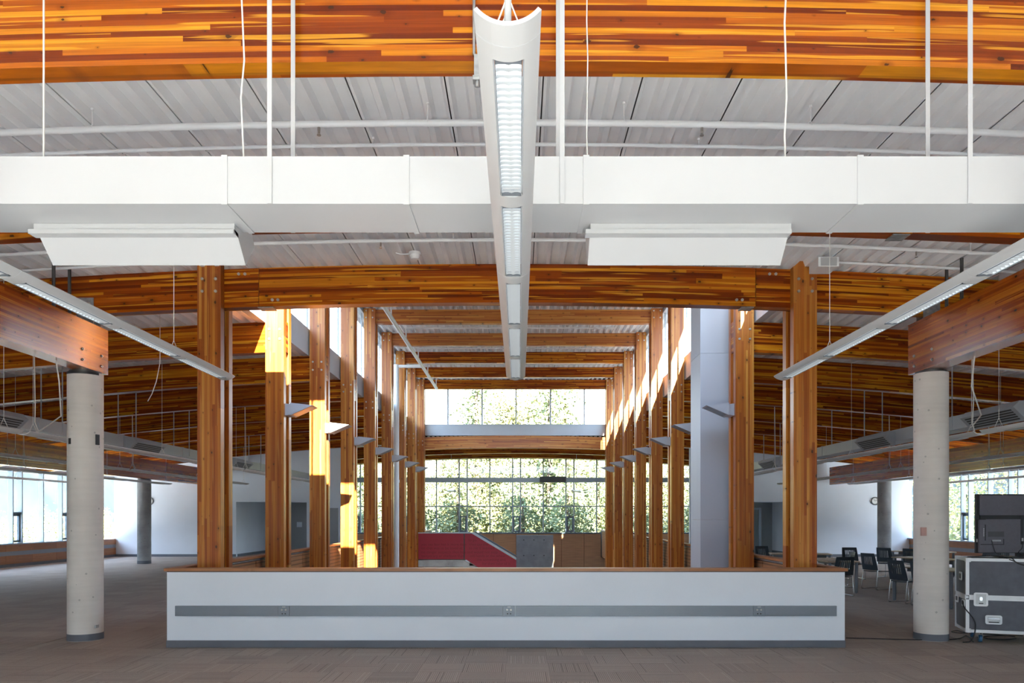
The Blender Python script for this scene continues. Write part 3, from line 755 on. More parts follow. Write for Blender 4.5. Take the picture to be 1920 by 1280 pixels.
def lamp(label, x, z, y0, y1, lenses, w=.22, sag=.052, joint=(), tube=False):
    L = thing('linear_light', label, 'ceiling light', (x, y0, z)); lw = .45
    s = MB(); s.M = Matrix.Translation((x, 0, z))
    strip(s, -1, -lw, y0, y1 - .06, w, sag, .014, 6); strip(s, lw, 1, y0, y1 - .06, w, sag, .014, 6)
    ed = [y0] + [q for l in lenses for q in l] + [y1 - .06]
    for a, c in zip(ed[0::2], ed[1::2]): strip(s, -lw, lw, a, c, w, sag, .014, 8)
    o, i = crescent(w, sag, .014)                        # rounded far end
    rows = []
    for q in (0, .3, .6, .85, 1.0):
        f = math.sqrt(max(0, 1 - q * q)); rows.append([(p[0] * (.55 + .45 * f), y1 - .06 + .06 * q, p[1] + (sag - p[1]) * .35 * q) for p in o])
    s.grid(rows); s.face(rows[-1])
    body = s.build('housing', 'fixture', L)
    for y in joint:
        s = MB(); s.M = Matrix.Translation((x, 0, z - .0008)); strip(s, -1, 1, y, y + .004, w * 1.004, sag, .002, 12); s.build('joint', 'steelplate', body)
    if tube:
        s = MB(); s.cyl((x, y0 + .25, z + .075), (x, y1 - .25, z + .075), .009, 8); s.build('lamp_tube', 'tube', L)
    for a, c in lenses:
        hw_ = w / 2 * lw * .97
        s = MB(); s.M = Matrix.Translation((x, 0, z))
        s.face([(-hw_, a, .048), (hw_, a, .048), (hw_, c, .048), (-hw_, c, .048)])
        for sx in (-1, 1): s.face([(sx * hw_, a, .006), (sx * hw_, c, .006), (sx * hw_ * .9, c, .048), (sx * hw_ * .9, a, .048)])
        ln = s.build('lens', 'lens', L)
        s = MB(); s.M = Matrix.Translation((x, 0, z)); n = 26
        for q in range(n):
            yy = a + .03 + (c - a - .06) * q / (n - 1)
            pts = [(-hw_ + 2 * hw_ * t / 6, .010 + .012 * (1 - ((t - 3) / 3) ** 2) * 0 + .010 * abs(math.sin(t * 1.05))) for t in range(7)]
            s.grid([[(p[0], yy, .008 + .6 * (p[1] - .01)) for p in pts], [(p[0], yy + .012, .03) for p in pts]])
        lv = s.build('louvre_blades', 'fixture', ln); lv['kind'] = 'stuff'
        s = MB(); s.M = Matrix.Translation((x, 0, z))
        for yy, d in ((a, .02), (c, -.02)): s.box(-hw_, hw_, yy, yy + d, .006, .03)
        for sx in (-1, 1): s.box(sx * hw_, sx * (hw_ - .0016), a, c, .006, .012)
        s.build('lens_frame', 'tablegrey', ln)
    return L
LZ = 3.358
fl = [2217 / h for h in (851, 598, 578, 448, 435, 358, 351, 298, 294, 258)]
LENS = list(zip(fl[0::2], fl[1::2]))
FIX = [(-.037, 'central'), (-3.44, 'left'), (3.08, 'right')]
L0 = lamp('long white linear light hanging through the middle of the view', -.037, LZ, 2.41, 8.76, LENS, joint=(2.52, 4.97))
L1 = lamp('long white linear light slanting in from the left edge', -3.42, LZ, 2.41, 8.76, LENS, joint=(2.52, 4.97))
L2 = lamp('long white linear light slanting in from the right edge', 3.08, LZ, 2.41, 8.76, LENS, joint=(2.52, 4.97))
def wire(L, pts, r, name='hanger_wire', mat='cord'):
    s = MB(); s.tube(pts, r, 6); s.build(name, mat, L)
for L, x in ((L0, -.037), (L1, -3.42), (L2, 3.08)):
    for y in (2.5, 7.4):
        wire(L, [(x - .05, y, LZ + .03), (x, y, LZ + .16), (x, y, zt(x))], .0035); wire(L, [(x + .05, y, LZ + .03), (x, y, LZ + .16)], .0025)
s = MB(); s.tube([(-.037, 2.5, LZ + .02), (-.037, 2.5, LZ + .9), (-.037, 2.5, zt(0))], .012, 8); s.build('power_stem', 'fixture', L0)
s = MB(); s.tube([(-.09, 2.5, LZ + .02), (-.06, 2.52, LZ + .06), (-.045, 2.54, LZ + .11), (-.025, 2.54, LZ + .25), (-.022, 2.54, LZ + .5)], .007, 6); s.build('power_cord', 'cord', L0)

# ------------------------------------------------------------------ front duct with two diffuser boxes
DX0, DX1, DYa, DYb, DZa, DZb = -9.2, 8.7, 4.5, 4.955, 3.658, 3.944
d = thing('air_duct', 'wide white rectangular air duct crossing the whole foreground', 'duct', (0, 4.7, DZa))
jx = [DX0] + [(p - VX) * DYa / F for p in (421, 762, 1099, 1613)] + [DX1]
for a, c in zip(jx[:-1], jx[1:]):
    s = MB(); s.box(a + .001, c - .001, DYa, DYb, DZa, DZb); s.build('duct_section', 'white', d)
for x in jx[1:-1]:
    s = MB(); s.box(x - .018, x + .018, DYa - .006, DYb + .006, DZa - .006, DZb + .006); s.build('flange', 'white', d)
def zpx(y, Y): return EYE + (VY - y) * Y / F
for x in [(506 - VX) * DYa / F, (1054 - VX) * DYa / F, (1818 - VX) * DYa / F]:
    for yy, sgn in ((DYa - .006, -1), (DYb + .006, 1)):
        s = MB(); s.box(x - .014, x + .014, yy - .003, yy + .003, DZa, zt(x)); s.build('hanger_strap', 'white', d)
HP = [(4.80, DZa), (4.80, 3.605), (4.865, 3.59), (5.0, 3.455), (5.17, 3.635), (5.12, 3.71), (4.956, 3.74), (4.956, DZa)]
for nm, xa, xb in (('left', -3.12, -1.83), ('right', .46, 1.75)):
    h = thing('duct_diffuser', f'white slanted air diffuser box under the {nm} half of the duct', 'air diffuser', ((xa + xb) / 2, 4.95, 3.45))
    s = MB(); s.prism(HP[1:-1] + [(4.956, 3.657), (4.80, 3.657)], 'yz', xa, xb); s.build('housing', 'white', h)
    s = MB(); s.box(xa - .03, xb, 4.79, 4.872, 3.59, 3.618); s.build('ledge', 'white', h)
    for q in range(4):
        f = .15 + q * .2; s = MB(); y, z = 5.0 + .17 * f, 3.455 + .18 * f
        s.box(xa + .05, xb - .05, y + .004, y + .02, z - .012, z + .008); s.build('slat', 'tablegrey', h)
# cables dropping to the duct
for i, (px, wob, lab) in enumerate(((82, .0, 'thin white cable dropping to the duct near the left edge'), (455, .02, 'slightly bent white cable left of the paired duct straps'), (1101, .006, 'thin white cable right of the central light'), (1473, .012, 'slightly kinked white cable over the right half of the duct'))):
    Y = 4.42 if i < 4 else 4.6; Y = 4.72; x = (px - VX) * Y / F
    pts = [(x + (.012 if i else 0) * math.sin(2.1 * q + i) * wob / .02, Y, DZb + (zt(x) - DZb) * q / 6) for q in range(7)]
    s = MB(); s.tube(pts, .006 if i != 2 else .004, 6); tag(s.build('cable', 'cord', None, (x, Y, DZb)), lab, 'cable')

# ------------------------------------------------------------------ sprinkler pipes under the deck
def roofpipe(Y, dz, r, x0, x1, lab, heads=(), straps=()):
    p = thing('sprinkler_pipe', lab, 'pipe', (0, Y, zt(0) - dz))
    s = MB(); s.tube([(x0 + (x1 - x0) * i / 24, Y, zt(x0 + (x1 - x0) * i / 24) - dz) for i in range(25)], r, 12); s.build('pipe', 'pipe', p)
    for x in heads:
        z = zt(x) - dz; s = MB(); s.cyl((x, Y, z - r), (x, Y, z - r - .03), .012, 8); s.cyl((x, Y, z - r - .03), (x, Y, z - r - .05), .008, 8); s.cyl((x, Y, z - r - .065), (x, Y, z - r - .07), .018, 10)
        s.cyl((x - .009, Y, z - r - .03), (x - .009, Y, z - r - .067), .002, 5); s.cyl((x + .009, Y, z - r - .03), (x + .009, Y, z - r - .067), .002, 5); s.build('sprinkler_head', 'bolt', p)
    for x in straps:
        z = zt(x) - dz; s = MB(); s.tube([(x, Y - r - .003, z), (x, Y, z + r + .01), (x, Y, zt(x))], .006, 6); s.cyl((x, Y, zt(x) - .02), (x, Y, zt(x)), .014, 8); s.build('pipe_hanger', 'pipe', p)
X65 = lambda p, Y: (p - VX) * Y / F
roofpipe(6.5, .185, .029, -12, 12, 'thicker white sprinkler pipe under the deck above the duct', [X65(598, 6.5), X65(1316, 6.5)], [X65(q, 6.5) for q in (173, 802, 1170, 1520)])
roofpipe(7.1, .075, .018, -12, 12, 'thinner white pipe under the deck just above the duct', [], [X65(q, 7.1) for q in (700, 1310)])
roofpipe(9.4, .13, .024, -12, 12, 'white sprinkler pipe seen below the duct underside', [X65(714, 9.4), X65(1718, 9.4)], [X65(q, 9.4) for q in (850, 1820)])
for nm, a, c in (('left', -9.5, -4.6), ('right', 4.25, 9.5)):
    s = MB(); s.tube([(a + (c - a) * i / 12, 10.25, zt(a + (c - a) * i / 12) - .03) for i in range(13)], .02, 8)
    tag(s.build('conduit', 'pipe', None, (a, 10.25, 5)), f'white conduit along the deck edge above the {nm} outer beam', 'conduit')
s = MB(); s.prism([(4.05, zt(4.2) - .14), (4.33, zt(4.2) - .14), (4.33, zt(4.2) - .01), (4.05, zt(4.2) - .01)], 'xz', 10.1, 10.42)
jb = tag(s.build('junction_box', 'pipe', None, (4.2, 10.25, 5.3)), 'white junction box above the nearest right timber column', 'junction box')
s = MB(); s.box(4.08, 4.30, 10.094, 10.1, zt(4.2) - .13, zt(4.2) - .02); s.build('cover_plate', 'fixture', jb)
dt = thing('smoke_detector', 'white round smoke detector under the deck above the middle beam', 'detector', (X65(778, 10.2), 10.2, zt(-1.4)))
xx = X65(778, 10.2); z = zt(xx)
s = MB(); s.cyl((xx, 10.2, z), (xx, 10.2, z - .035), .085, 20); s.build('base', 'pipe', dt)
s = MB(); s.cyl((xx, 10.2, z - .035), (xx, 10.2, z - .09), .075, 20, .05); s.build('dome', 'pipe', dt)
s = MB(); s.tube([(xx - .08, 10.2, z - .02), (xx - .2, 10.2, z - .02), (xx - .26, 10.2, z - .005)], .01, 6); s.build('conduit', 'pipe', dt)
s = MB(); s.box(-.30, -.26, 4.985, 5.03 + .1, 4.72, 4.86); s.box(-.31, -.255, 5.0, 5.06, 4.7, 4.73); s.cyl((-.28, 5.02, 4.70), (-.28, 5.02, 4.66), .012, 8); s.cyl((-.30, 4.99, 4.86), (-.30, 4.99, 5.6), .01, 8)
tag(s.build('beam_clamp', 'steel', None, (-.28, 5.0, 4.7)), 'small galvanised clamp on the near beam beside the central light', 'clamp')

# atrium pipes
mp_ = thing('sprinkler_main', 'white main pipe running away under the raised atrium roof at left', 'pipe', (-3.49, 19, 7.2))
s = MB(); s.cyl((-3.49, 13.5, 7.2), (-3.49, 31.6, 7.2), .062, 14); s.build('pipe', 'pipe', mp_)
for y in (17.8, 20.4, 23.1, 25.9, 28.6, 31.5):
    s = MB(); s.cyl((-3.49, y, 7.2), (-3.49, y, 7.6), .02, 8); s.cyl((-3.49, y, 7.6), (3.0, y, 7.6), .022, 8); s.build('branch_pipe', 'pipe', mp_)
s = MB(); s.cyl((-4.43, 27.0, 7.2), (-3.49, 27.0, 7.2), .055, 12); s.build('cross_pipe', 'pipe', mp_)
s = MB(); s.cyl((-4.43, 27.0, -4.2), (-4.43, 27.0, 7.26), .095, 16); s.cyl((-4.43, 27.0, 3), (-4.43, 27.0, 3.1), .11, 16)
tag(s.build('standpipe', 'pipe', None, (-4.43, 27, -4.2)), 'tall white vertical standpipe among the far left columns', 'pipe')
# grey shaft on the right
sh = thing('duct_shaft', 'tall grey boxed shaft between the right timber columns', 'shaft', (3.85, 14.6, -4.2))
zs = [-4.2, -1.2, EYE - (974 - VY) * 14.2 / F, zpx(662, 14.2), 7.86]
for a, c in zip(zs[:-1], zs[1:]):
    s = MB(); s.bevbox(3.45, 4.21, 14.2, 15.0, a + .002, c - .002, .005); s.build('cladding_panel', 'shaft', sh)

# ------------------------------------------------------------------ wedge wall lights on the columns
def sconce():
    r = thing('wedge_light', 'x', 'wall light', (0, 0, 0), 'wedge wall lights on the timber columns')
    # local: mounted at x=0, pointing +x, front face at y=0 to .35 deep, top at z=.21
    s = MB(); s.prism([(0, .0), (.092, .012), (.098, .205), (0, .215)], 'xz', .03, .32); s.build('mount', 'shaft', r)
    s = MB(); s.prism([(.10, .0), (.51, .178), (.10, .225)], 'xz', 0, .35); w_ = s.build('wedge', 'shaft', r)
    s = MB(); n = Vector((.178, 0, -.41)).normalized()
    q0 = Vector((.14, 0, .0174)) + n * .002; q1 = Vector((.48, 0, .165)) + n * .002
    s.face([(q0.x, .03, q0.z), (q1.x, .03, q1.z), (q1.x, .32, q1.z), (q0.x, .32, q0.z)]); s.build('diffuser', 'raceway', w_)
    return r
sc0 = sconce(); first = True
for side, sg in (('left', -1), ('right', 1)):
    for k in range(2, 9):
        lab = f'grey wedge wall light on the {ORD[k-1]} timber column of the {side} row'
        if sg < 0: loc, rz = (XC - PI_, colY(k) + .04, 3.595), 0
        else: loc, rz = (XC + PI_, colY(k) + .39, 3.595), math.pi
        if first: sc0.location = loc; sc0['label'] = lab; first = False
        else: dup(sc0, loc, rz, lab)

# ------------------------------------------------------------------ aisle ducts and pendants
def aisle_duct(side, xi, sg, ztop):
    d = thing('air_duct', f'white rectangular air duct hung along the {side} aisle', 'duct', (xi, 18, ztop - .25)); xo = xi + sg * .42
    ys = [2.0 + 3.0 * i for i in range(11)]
    for a, c in zip(ys[:-1], ys[1:]):
        s = MB(); s.box(xi, xo, a + .002, c - .002, ztop - .25, ztop); s.build('duct_section', 'ductgrey', d)
        s = MB(); s.box(xi - sg * .01, xo + sg * .01, c - .015, c + .015, ztop - .26, ztop + .01); s.build('flange', 'ductgrey', d)
    for y in [3.4 + 2.83 * i for i in range(10)]:
        for x in (xi, xo):
            s = MB(); s.box(x - .012, x + .012, y - .003, y + .003, ztop - .2, zt(x)); s.build('hanger_strap', 'ductgrey', d)
    for i, yy in enumerate((6.3, 11.9, 16.1 if sg > 0 else 17.1, 23.2)):
        h = thing('duct_diffuser', f'{NTH[i]} slanted louvred diffuser from the front on the {side} aisle duct', 'air diffuser', (xi, yy, ztop - .3))
        pr = [(xi + sg * .003, ztop - .03), (xi - sg * .14, ztop - .02), (xi - sg * .24, ztop - .12), (xi - sg * .03, ztop - .33), (xi + sg * .003, ztop - .33)]
        s = MB(); s.prism(pr, 'xz', yy, yy + 1.45); s.build('housing', 'ductgrey', h)
        for q in range(5):
            f0 = .12 + .165 * q; n = Vector((-sg * .21, 0, -.21)).normalized()
            A = Vector((xi - sg * (.24 - .21 * f0), 0, ztop - .12 - .21 * f0)) + n * .003; Bq = Vector((xi - sg * (.24 - .21 * (f0 + .1)), 0, ztop - .12 - .21 * (f0 + .1))) + n * .003
            s = MB(); s.face([(A.x, yy + .1, A.z), (A.x, yy + 1.35, A.z), (Bq.x, yy + 1.35, Bq.z), (Bq.x, yy + .1, Bq.z)]); s.build('slot', 'dsteel', h)
aisle_duct('left', -9.0, -1, 3.62); aisle_duct('right', 8.12, 1, 3.645)
def pendant(x, top):
    r = thing('pendant_light', 'x', 'pendant light', (0, 0, 0)); Lg = 8.55; w, sag = .25, .05
    s = MB(); strip(s, -1, 1, 0, Lg, w, sag, .012, 8); s.build('housing', 'pipe', r)
    for a, c in ((.4, 2.7), (3.1, 5.4), (5.8, 8.1)):
        s = MB(); s.box(-.05, .05, a, c, -.006, .0); s.build('lens', 'fixture', r)
    for y in (.25, 4.3, 8.3):
        s = MB(); s.tube([(-.07, y, .04), (0, y, .2), (0, y, top)], .004, 5); s.tube([(.07, y, .04), (0, y, .2)], .004, 5); s.build('hanger_wire', 'cord', r)
    s = MB(); s.tube([(0, .3, .03), (.06, .28, .1), (.02, .26, .22), (.03, .25, .5), (0, .25, top)], .008, 6); s.build('power_cord', 'cord', r)
    return r
ROWS = ['innermost', 'second', 'third', 'outermost']
for side, xs in (('left', (-7.3, -10.3, -13.2, -16.1)), ('right', (6.8, 9.85, 12.5, 15.5))):
    for i, x in enumerate(xs):
        p0 = pendant(x, zt(x) - 2.93); first = True
        for j, y in enumerate((2.28, 10.97, 19.63)):
            lab = f'{["near", "middle", "far"][j]} white pendant trough light in the {ROWS[i]} row of the {side} aisle'
            if first: p0.location = (x, y, 2.97); p0['label'] = lab; first = False; P = p0
            else: P = dup(p0, (x, y, 2.97), None, lab)
            P['group'] = 'pendant lights over the side aisles'
# loose cords
s = MB(); s.tube([(-6.2, 10.0, 3.866), (-6.22, 10.1, 3.6), (-6.5, 10.6, 3.2), (-7.1, 11.1, 3.06), (-7.25, 11.2, 3.03)], .009, 6); tag(s.build('power_cord', 'cord', None, (-6.2, 10, 3.8)), 'white power cord hanging from the left girder', 'cord')
s = MB(); s.tube([(5.95, 9.75, 3.866), (6.0, 9.9, 3.5), (6.5, 10.5, 3.2), (6.75, 11.15, 3.1)], .009, 6); tag(s.build('power_cord', 'cord', None, (5.95, 9.75, 3.8)), 'white power cord hanging from the right girder', 'cord')
s = MB(); s.tube([(X65(300, 12), 12, zpx(640, 12)), (X65(300, 12), 12, zpx(680, 12)), (X65(293, 12), 12, zpx(715, 12)), (X65(285, 12), 12, zpx(738, 12)), (X65(277, 12), 12, zpx(752, 12))], .007, 6)
s.tube([(X65(300, 12), 12, zpx(640, 12)), (X65(300, 12), 12, zt(-5.8) + .01)], .004, 5)
tag(s.build('loose_cable', 'cord', None, (-5.8, 12, 4)), 'loose white cable end dangling left of the nearest column', 'cable')

# end zone: duct band light fittings behind the atrium
s = MB(); s.box((1012 - VX) * 39 / F, (1061 - VX) * 39 / F, 38.9, 39.435, 3.56, 3.86)
eb = tag(s.build('duct_diffuser', 'dsteel', None, (1.7, 39, 3.6)), 'dark diffuser box on the grey band of the end glazing', 'air diffuser')
for x, dx, lab in ((-3.6, .55, 'small pendant light before the end glazing at left'), (3.1, -.55, 'small pendant light before the end glazing at right')):
    s = MB(); s.tube([(x, 37.8, 3.05), (x + dx, 35.6, 3.0)], .055, 8); s.tube([(x + dx / 2, 36.7, 3.05), (x + dx / 2, 36.7, zt(x))], .01, 5)
    tag(s.build('pendant_light', 'steelplate', None, (x, 36.7, 3)), lab, 'pendant light')

# ------------------------------------------------------------------ stair and concrete pier
YS = 32.0
def sp_(x, y): return ((x - VX) * YS / F, zpx(y, YS))
st = thing('stair', 'red panelled stair descending from a concrete landing across the atrium', 'stair', (-2.5, YS, -4.2))
def poly(par, name, mat, pts, y0, y1): s = MB(); s.prism([sp_(*p) for p in pts], 'xz', y0, y1); return s.build(name, mat, par)
g1 = poly(st, 'guard_panel', 'red', [(784.5, 1048), (869.5, 1048), (869.5, 1000), (784.5, 1000)], YS, YS + .04)
g2 = poly(st, 'guard_panel', 'red', [(871.5, 1048), (876, 1050), (968, 1110), (968, 1050), (885, 1000), (871.5, 1000)], YS, YS + .04)
poly(st, 'guard_post', 'dsteel', [(868, 1050), (873, 1050), (873, 1000.5), (868, 1000.5)], YS + .045, YS + .12)
poly(st, 'guard_frame', 'dsteel', [(784, 1050), (873, 1050), (873, 1047), (784, 1047)], YS + .05, YS + .12)
poly(st, 'handrail', 'alu', [(784, 999.5), (884, 999.5), (968, 1049), (968, 1045.5), (888, 997.2), (784, 998)], YS + .0, YS + .07)
poly(st, 'handrail', 'darkalu', [(886, 999), (968, 1046), (968, 1043), (890, 996.8)], YS + .9, YS + .96)
poly(st, 'landing', 'concrete_back', [(784, 1050.5), (871, 1050.5), (898, 1064), (990, 1130), (972, 1137), (868, 1062.5), (784, 1062.5)], YS + .06, YS + 1.4)
for q in range(9):
    s = MB(); x0, z0 = sp_(880, 1052); s.box(x0 + .28 * q, x0 + .28 * q + .28, YS + .06, YS + 1.4, z0 - .17 * q - .19, z0 - .17 * q - .02); s.build('step', 'concrete_back', st)
def text(body, size, x, z, y, par, mat='redtext'):
    cu = bpy.data.curves.new('lettering', 'FONT'); cu.body = body; cu.size = size; cu.extrude = .001
    o = bpy.data.objects.new('lettering', cu); COL.objects.link(o); o.rotation_euler = (H, 0, 0)
    dg = bpy.context.evaluated_depsgraph_get(); me = bpy.data.meshes.new_from_object(o.evaluated_get(dg)); bpy.data.objects.remove(o)
    me.materials.clear(); me.materials.append(M[mat]); ob = bpy.data.objects.new('lettering', me); COL.objects.link(ob)
    ob.rotation_euler = (H, 0, 0); ob.parent = par; ob.location = Vector((x, y, z)) - org(par); ob['kind'] = 'stuff'
    return ob
for y, body in ((1022.5, 'you say fear has it more than'), (1029.5, 'on that was to be loved at'), (1037, 'no danger suspects then hop'), (1044, 'temporary as shadows that')):
    text(body, .165, *sp_(790, y), YS - .002, g1)
for px, y, body in ((878, 1014.5, 'to go'), (880, 1022.5, 'they say the'), (879, 1029.5, 'to me it seemed'), (876, 1037, 'and would not stop'), (881, 1044, 'old hands at the wheel'), (894, 1051, 'the something and'), (904, 1058.5, 'for their take of it')):
    text(body, .165, *sp_(px, y), YS - .002, g2)
pr_ = thing('concrete_pier', 'square grey concrete pier right of the red stair', 'pier', ((1002 - VX) * 34.5 / F, 34.7, -4.2))
s = MB(); s.box((968 - VX) * 34.5 / F, (1037.5 - VX) * 34.5 / F, 34.5, 34.8, -4.2, zpx(1003, 34.5)); pw = s.build('pier_body', 'concrete_dark', pr_)
for px in (982, 1001, 1020):
    for y in (1012, 1041):
        x, z = (px - VX) * 34.5 / F, zpx(y, 34.5); s = MB(); s.cyl((x, 34.5, z), (x, 34.497, z), .03, 10); s.build('tie_hole', 'dsteel', pw)

# ------------------------------------------------------------------ flight case and television
A20 = math.radians(-19)
FC = thing('flight_case', 'black road flight case with aluminium edges on blue castors', 'flight case', (6.285, 10.5, 0))
MX = Matrix.Translation((6.285, 10.5, 0)) @ Matrix.Rotation(A20, 4, 'Z')
CW, CD, C0, C1, CM = 1.75, .68, .148, 1.19, .64
def cbox(name, mat, *a, par=FC):
    s = MB(); s.M = MX; s.box(*a); return s.build(name, mat, par)
cbox('lower_shell', 'caseply', .012, CW - .012, .012, CD - .012, C0 + .01, CM - .02)
cbox('lid', 'caseply', .012, CW - .012, .012, CD - .012, CM + .02, C1 - .01)
e = .042
for x in (0, CW - e):
    for y in (0, CD - e):
        for z0, z1 in ((C0, CM - .03), (CM + .03, C1)): cbox('corner_extrusion', 'casealu', x, x + e, y, y + e, z0, z1)
for y in (-.001, CD - e + .001):
    for z0, z1 in ((C0, C0 + e), (CM - .035, CM - .001), (CM + .001, CM + .035), (C1 - e, C1)): cbox('edge_extrusion', 'casealu', e, CW - e, y, y + e, z0, z1)
for x in (-.001, CW - e + .001):
    for z0, z1 in ((C0, C0 + e), (CM - .035, CM + .035), (C1 - e, C1)): cbox('edge_extrusion', 'casealu', x, x + e, e, CD - e, z0, z1)
for x in (0, CW):
    for y in (0, CD):
        for z in (C0, C1):
            s = MB(); s.M = MX; s.bevbox(x - .004 if x == 0 else x - .07, x + .07 if x == 0 else x + .004, y - .004 if y == 0 else y - .07, y + .07 if y == 0 else y + .004, z - .004 if z == C0 else z - .055, z + .055 if z == C0 else z + .004, .02); s.build('ball_corner', 'casealu', FC)
def rrect(x0, x1, z0, z1, r, n=4):
    P = []
    for cx, cz, a in ((x1 - r, z0 + r, -90), (x1 - r, z1 - r, 0), (x0 + r, z1 - r, 90), (x0 + r, z0 + r, 180)):
        P += [(cx + r * math.cos(math.radians(a + 90 * i / n)), cz + r * math.sin(math.radians(a + 90 * i / n))) for i in range(n + 1)]
    return P
def plate(name, x0, x1, z0, z1, mat, th=.01, y=-.003, r=.025, par=FC):
    s = MB(); s.M = MX; s.prism(rrect(x0, x1, z0, z1, r), 'xz', y, y - th); return s.build(name, mat, par)
def splate(name, y0, y1, z0, z1, mat, th=.01, x=-.003, r=.02, par=FC):
    s = MB(); s.M = MX; s.prism(rrect(y0, y1, z0, z1, r), 'yz', x, x - th); return s.build(name, mat, par)
for x0 in (.095, CW - .27):
    p = plate('latch', x0, x0 + .175, .52, .71, 'casealu'); plate('latch_dish', x0 + .025, x0 + .15, .545, .69, 'steelplate', .003, -.014, .012, p); plate('latch_key', x0 + .07, x0 + .105, .60, .65, 'chrome', .008, -.016, .01, p); plate('latch_slot', x0 + .06, x0 + .115, .555, .568, 'black', .002, -.018, .004, p)
p = plate('handle', .235, .44, .275, .40, 'casealu'); plate('handle_dish', .26, .415, .295, .38, 'steelplate', .003, -.014, .01, p); plate('handle_grip', .265, .41, .345, .365, 'chrome', .012, -.016, .008, p); plate('handle_slot', .275, .40, .298, .312, 'black', .002, -.018, .004, p)
for y0, z0, z1, nm in ((.2, .86, .98, 'handle'), (.42, .52, .63, 'latch'), (.03, .5, .6, 'latch')):
    p = splate(nm, y0, y0 + .16, z0, z1, 'casealu'); splate(nm + '_dish', y0 + .03, y0 + .13, z0 + .025, z1 - .025, 'dsteel', .003, -.014, .01, p)
for x in (.2, CW - .2):
    for y in (.12, CD - .12):
        s = MB(); s.M = MX; s.box(x - .05, x + .05, y - .045, y + .045, C0 - .012, C0); s.box(x - .03, x - .024, y - .03, y + .03, .05, C0 - .012); s.box(x + .024, x + .03, y - .03, y + .03, .05, C0 - .012); f_ = s.build('castor_fork', 'chrome', FC)
        s = MB(); s.M = MX; s.cyl((x - .02, y, .054), (x + .02, y, .054), .05, 20); s.build('castor_wheel', 'bluewheel', f_)
TV = thing('television', 'large flat television seen from behind, standing on the flight case', 'television', (7.35, 10.85, 1.19))
TX0, TX1, TZ0, TZ1, TY = 6.62, 8.07, 1.245, 2.098, 10.8
def tbox(name, mat, *a, par=TV): s = MB(); s.box(*a); return s.build(name, mat, par)
tbox('bezel', 'black', TX0, TX1, TY + .01, TY + .05, TZ0, TZ1)
tx = lambda px: (px - VX) * TY / F
tz = lambda py: zpx(py, TY)
up = tbox('back_cover_upper', 'tvgrey', TX0 + .04, TX1 - .04, TY - .01, TY + .01, tz(965.5), TZ1 - .02)
lo = tbox('back_cover_lower', 'tvgrey', tx(1834), TX1 - .04, TY - .03, TY + .01, TZ0 + .01, tz(974))
tbox('recess', 'black', tx(1838), TX1 - .05, TY - .004, TY + .01, tz(974), tz(966))
tbox('cover_lip', 'tvgrey', tx(1846), tx(1911), TY - .034, TY - .03, tz(975), tz(973))
tbox('vent_label', 'dsteel', tx(1850), tx(1880), TY - .032, TY - .03, tz(1006), tz(996), par=lo)
tbox('port_strip', 'black', tx(1844), tx(1846), TY - .033, TY - .03, tz(1013), tz(983), par=lo)
pr2 = tbox('port_strip', 'black', tx(1836), tx(1880), TY - .033, TY - .03, tz(1021), tz(1019.4), par=lo)
tbox('port_strip', 'black', tx(1878.4), tx(1880), TY - .033, TY - .03, tz(1021), tz(1010), par=lo)
for i in range(7): tbox('port', 'steelplate', tx(1858 + 2.4 * i), tx(1859.6 + 2.4 * i), TY - .036, TY - .03, tz(1014.5), tz(1011.5), par=lo)
for i in range(5): tbox('port', 'steelplate', tx(1841.3), tx(1842.6), TY - .036, TY - .03, tz(1005 - 3.2 * i), tz(1002.6 - 3.2 * i), par=lo)
tbox('cable_channel', 'black', tx(1911), tx(1916.5), TY - .035, TY - .03, tz(1020), tz(967))
tbox('cable_tag', 'white', tx(1912.3), tx(1915.5), TY - .04, TY - .035, tz(1014), tz(1008))
tbox('side_button', 'white', TX0 - .001, TX0 + .02, TY + .005, TY + .01, tz(1016), tz(1010))
for i in range(5): s = MB(); s.cyl((TX0 + .07 + .31 * i, TY + .011, TZ1 - .012), (TX0 + .07 + .31 * i, TY + .004, TZ1 - .012), .005, 6); s.build('screw', 'chrome', TV)
tbox('neck', 'black', 7.2, 7.5, TY + .0, TY + .04, 1.20, 1.25)
s = MB(); s.M = MX; s.box(.45, 1.25, .2, .5, C1 + .001, C1 + .015); s.build('stand_base', 'black', TV)
def cable(lab, pts, r=.007, mat='black', name='cable'):
    P = [Vector(p) for p in pts]; Q = []
    for i in range(len(P) - 1):
        p0_, p1_, p2_, p3_ = P[max(i - 1, 0)], P[i], P[i + 1], P[min(i + 2, len(P) - 1)]
        for t in [k / 6 for k in range(6)]:
            Q.append(.5 * ((2 * p1_) + (p2_ - p0_) * t + (2 * p0_ - 5 * p1_ + 4 * p2_ - p3_) * t * t + (3 * p1_ - p0_ - 3 * p2_ + p3_) * t ** 3))
    Q.append(P[-1]); s = MB(); s.tube(Q, r, 6); return tag(s.build(name, mat, None, tuple(P[0])), lab, 'cable')
def cp(x, y, z): return tuple(MX @ Vector((x, y, z)))
cable('black cable looping over the front of the flight case top', [cp(.05, .15, C1 + .01), cp(.4, .1, C1 + .03), cp(.55, -.01, C1 - .02), cp(.72, -.02, C1 - .085), cp(.9, -.02, C1 - .05), cp(.95, .03, C1 + .012), cp(1.2, .1, C1 + .01)])
cable('black cable looping lower down over the flight case front', [cp(.45, .16, C1 + .01), cp(.55, .02, C1 + .012), cp(.62, -.02, C1 - .06), cp(.76, -.02, C1 - .095), cp(.88, -.02, C1 - .06), cp(.92, .04, C1 + .01), cp(1.0, .12, C1 + .01)])
cable('black cable from the television sockets down to the case', [(tx(1856), TY - .045, tz(1013)), (tx(1858), TY - .06, tz(1025)), (tx(1861), TY - .08, tz(1036)), cp(.5, .18, C1 + .02)], .006)
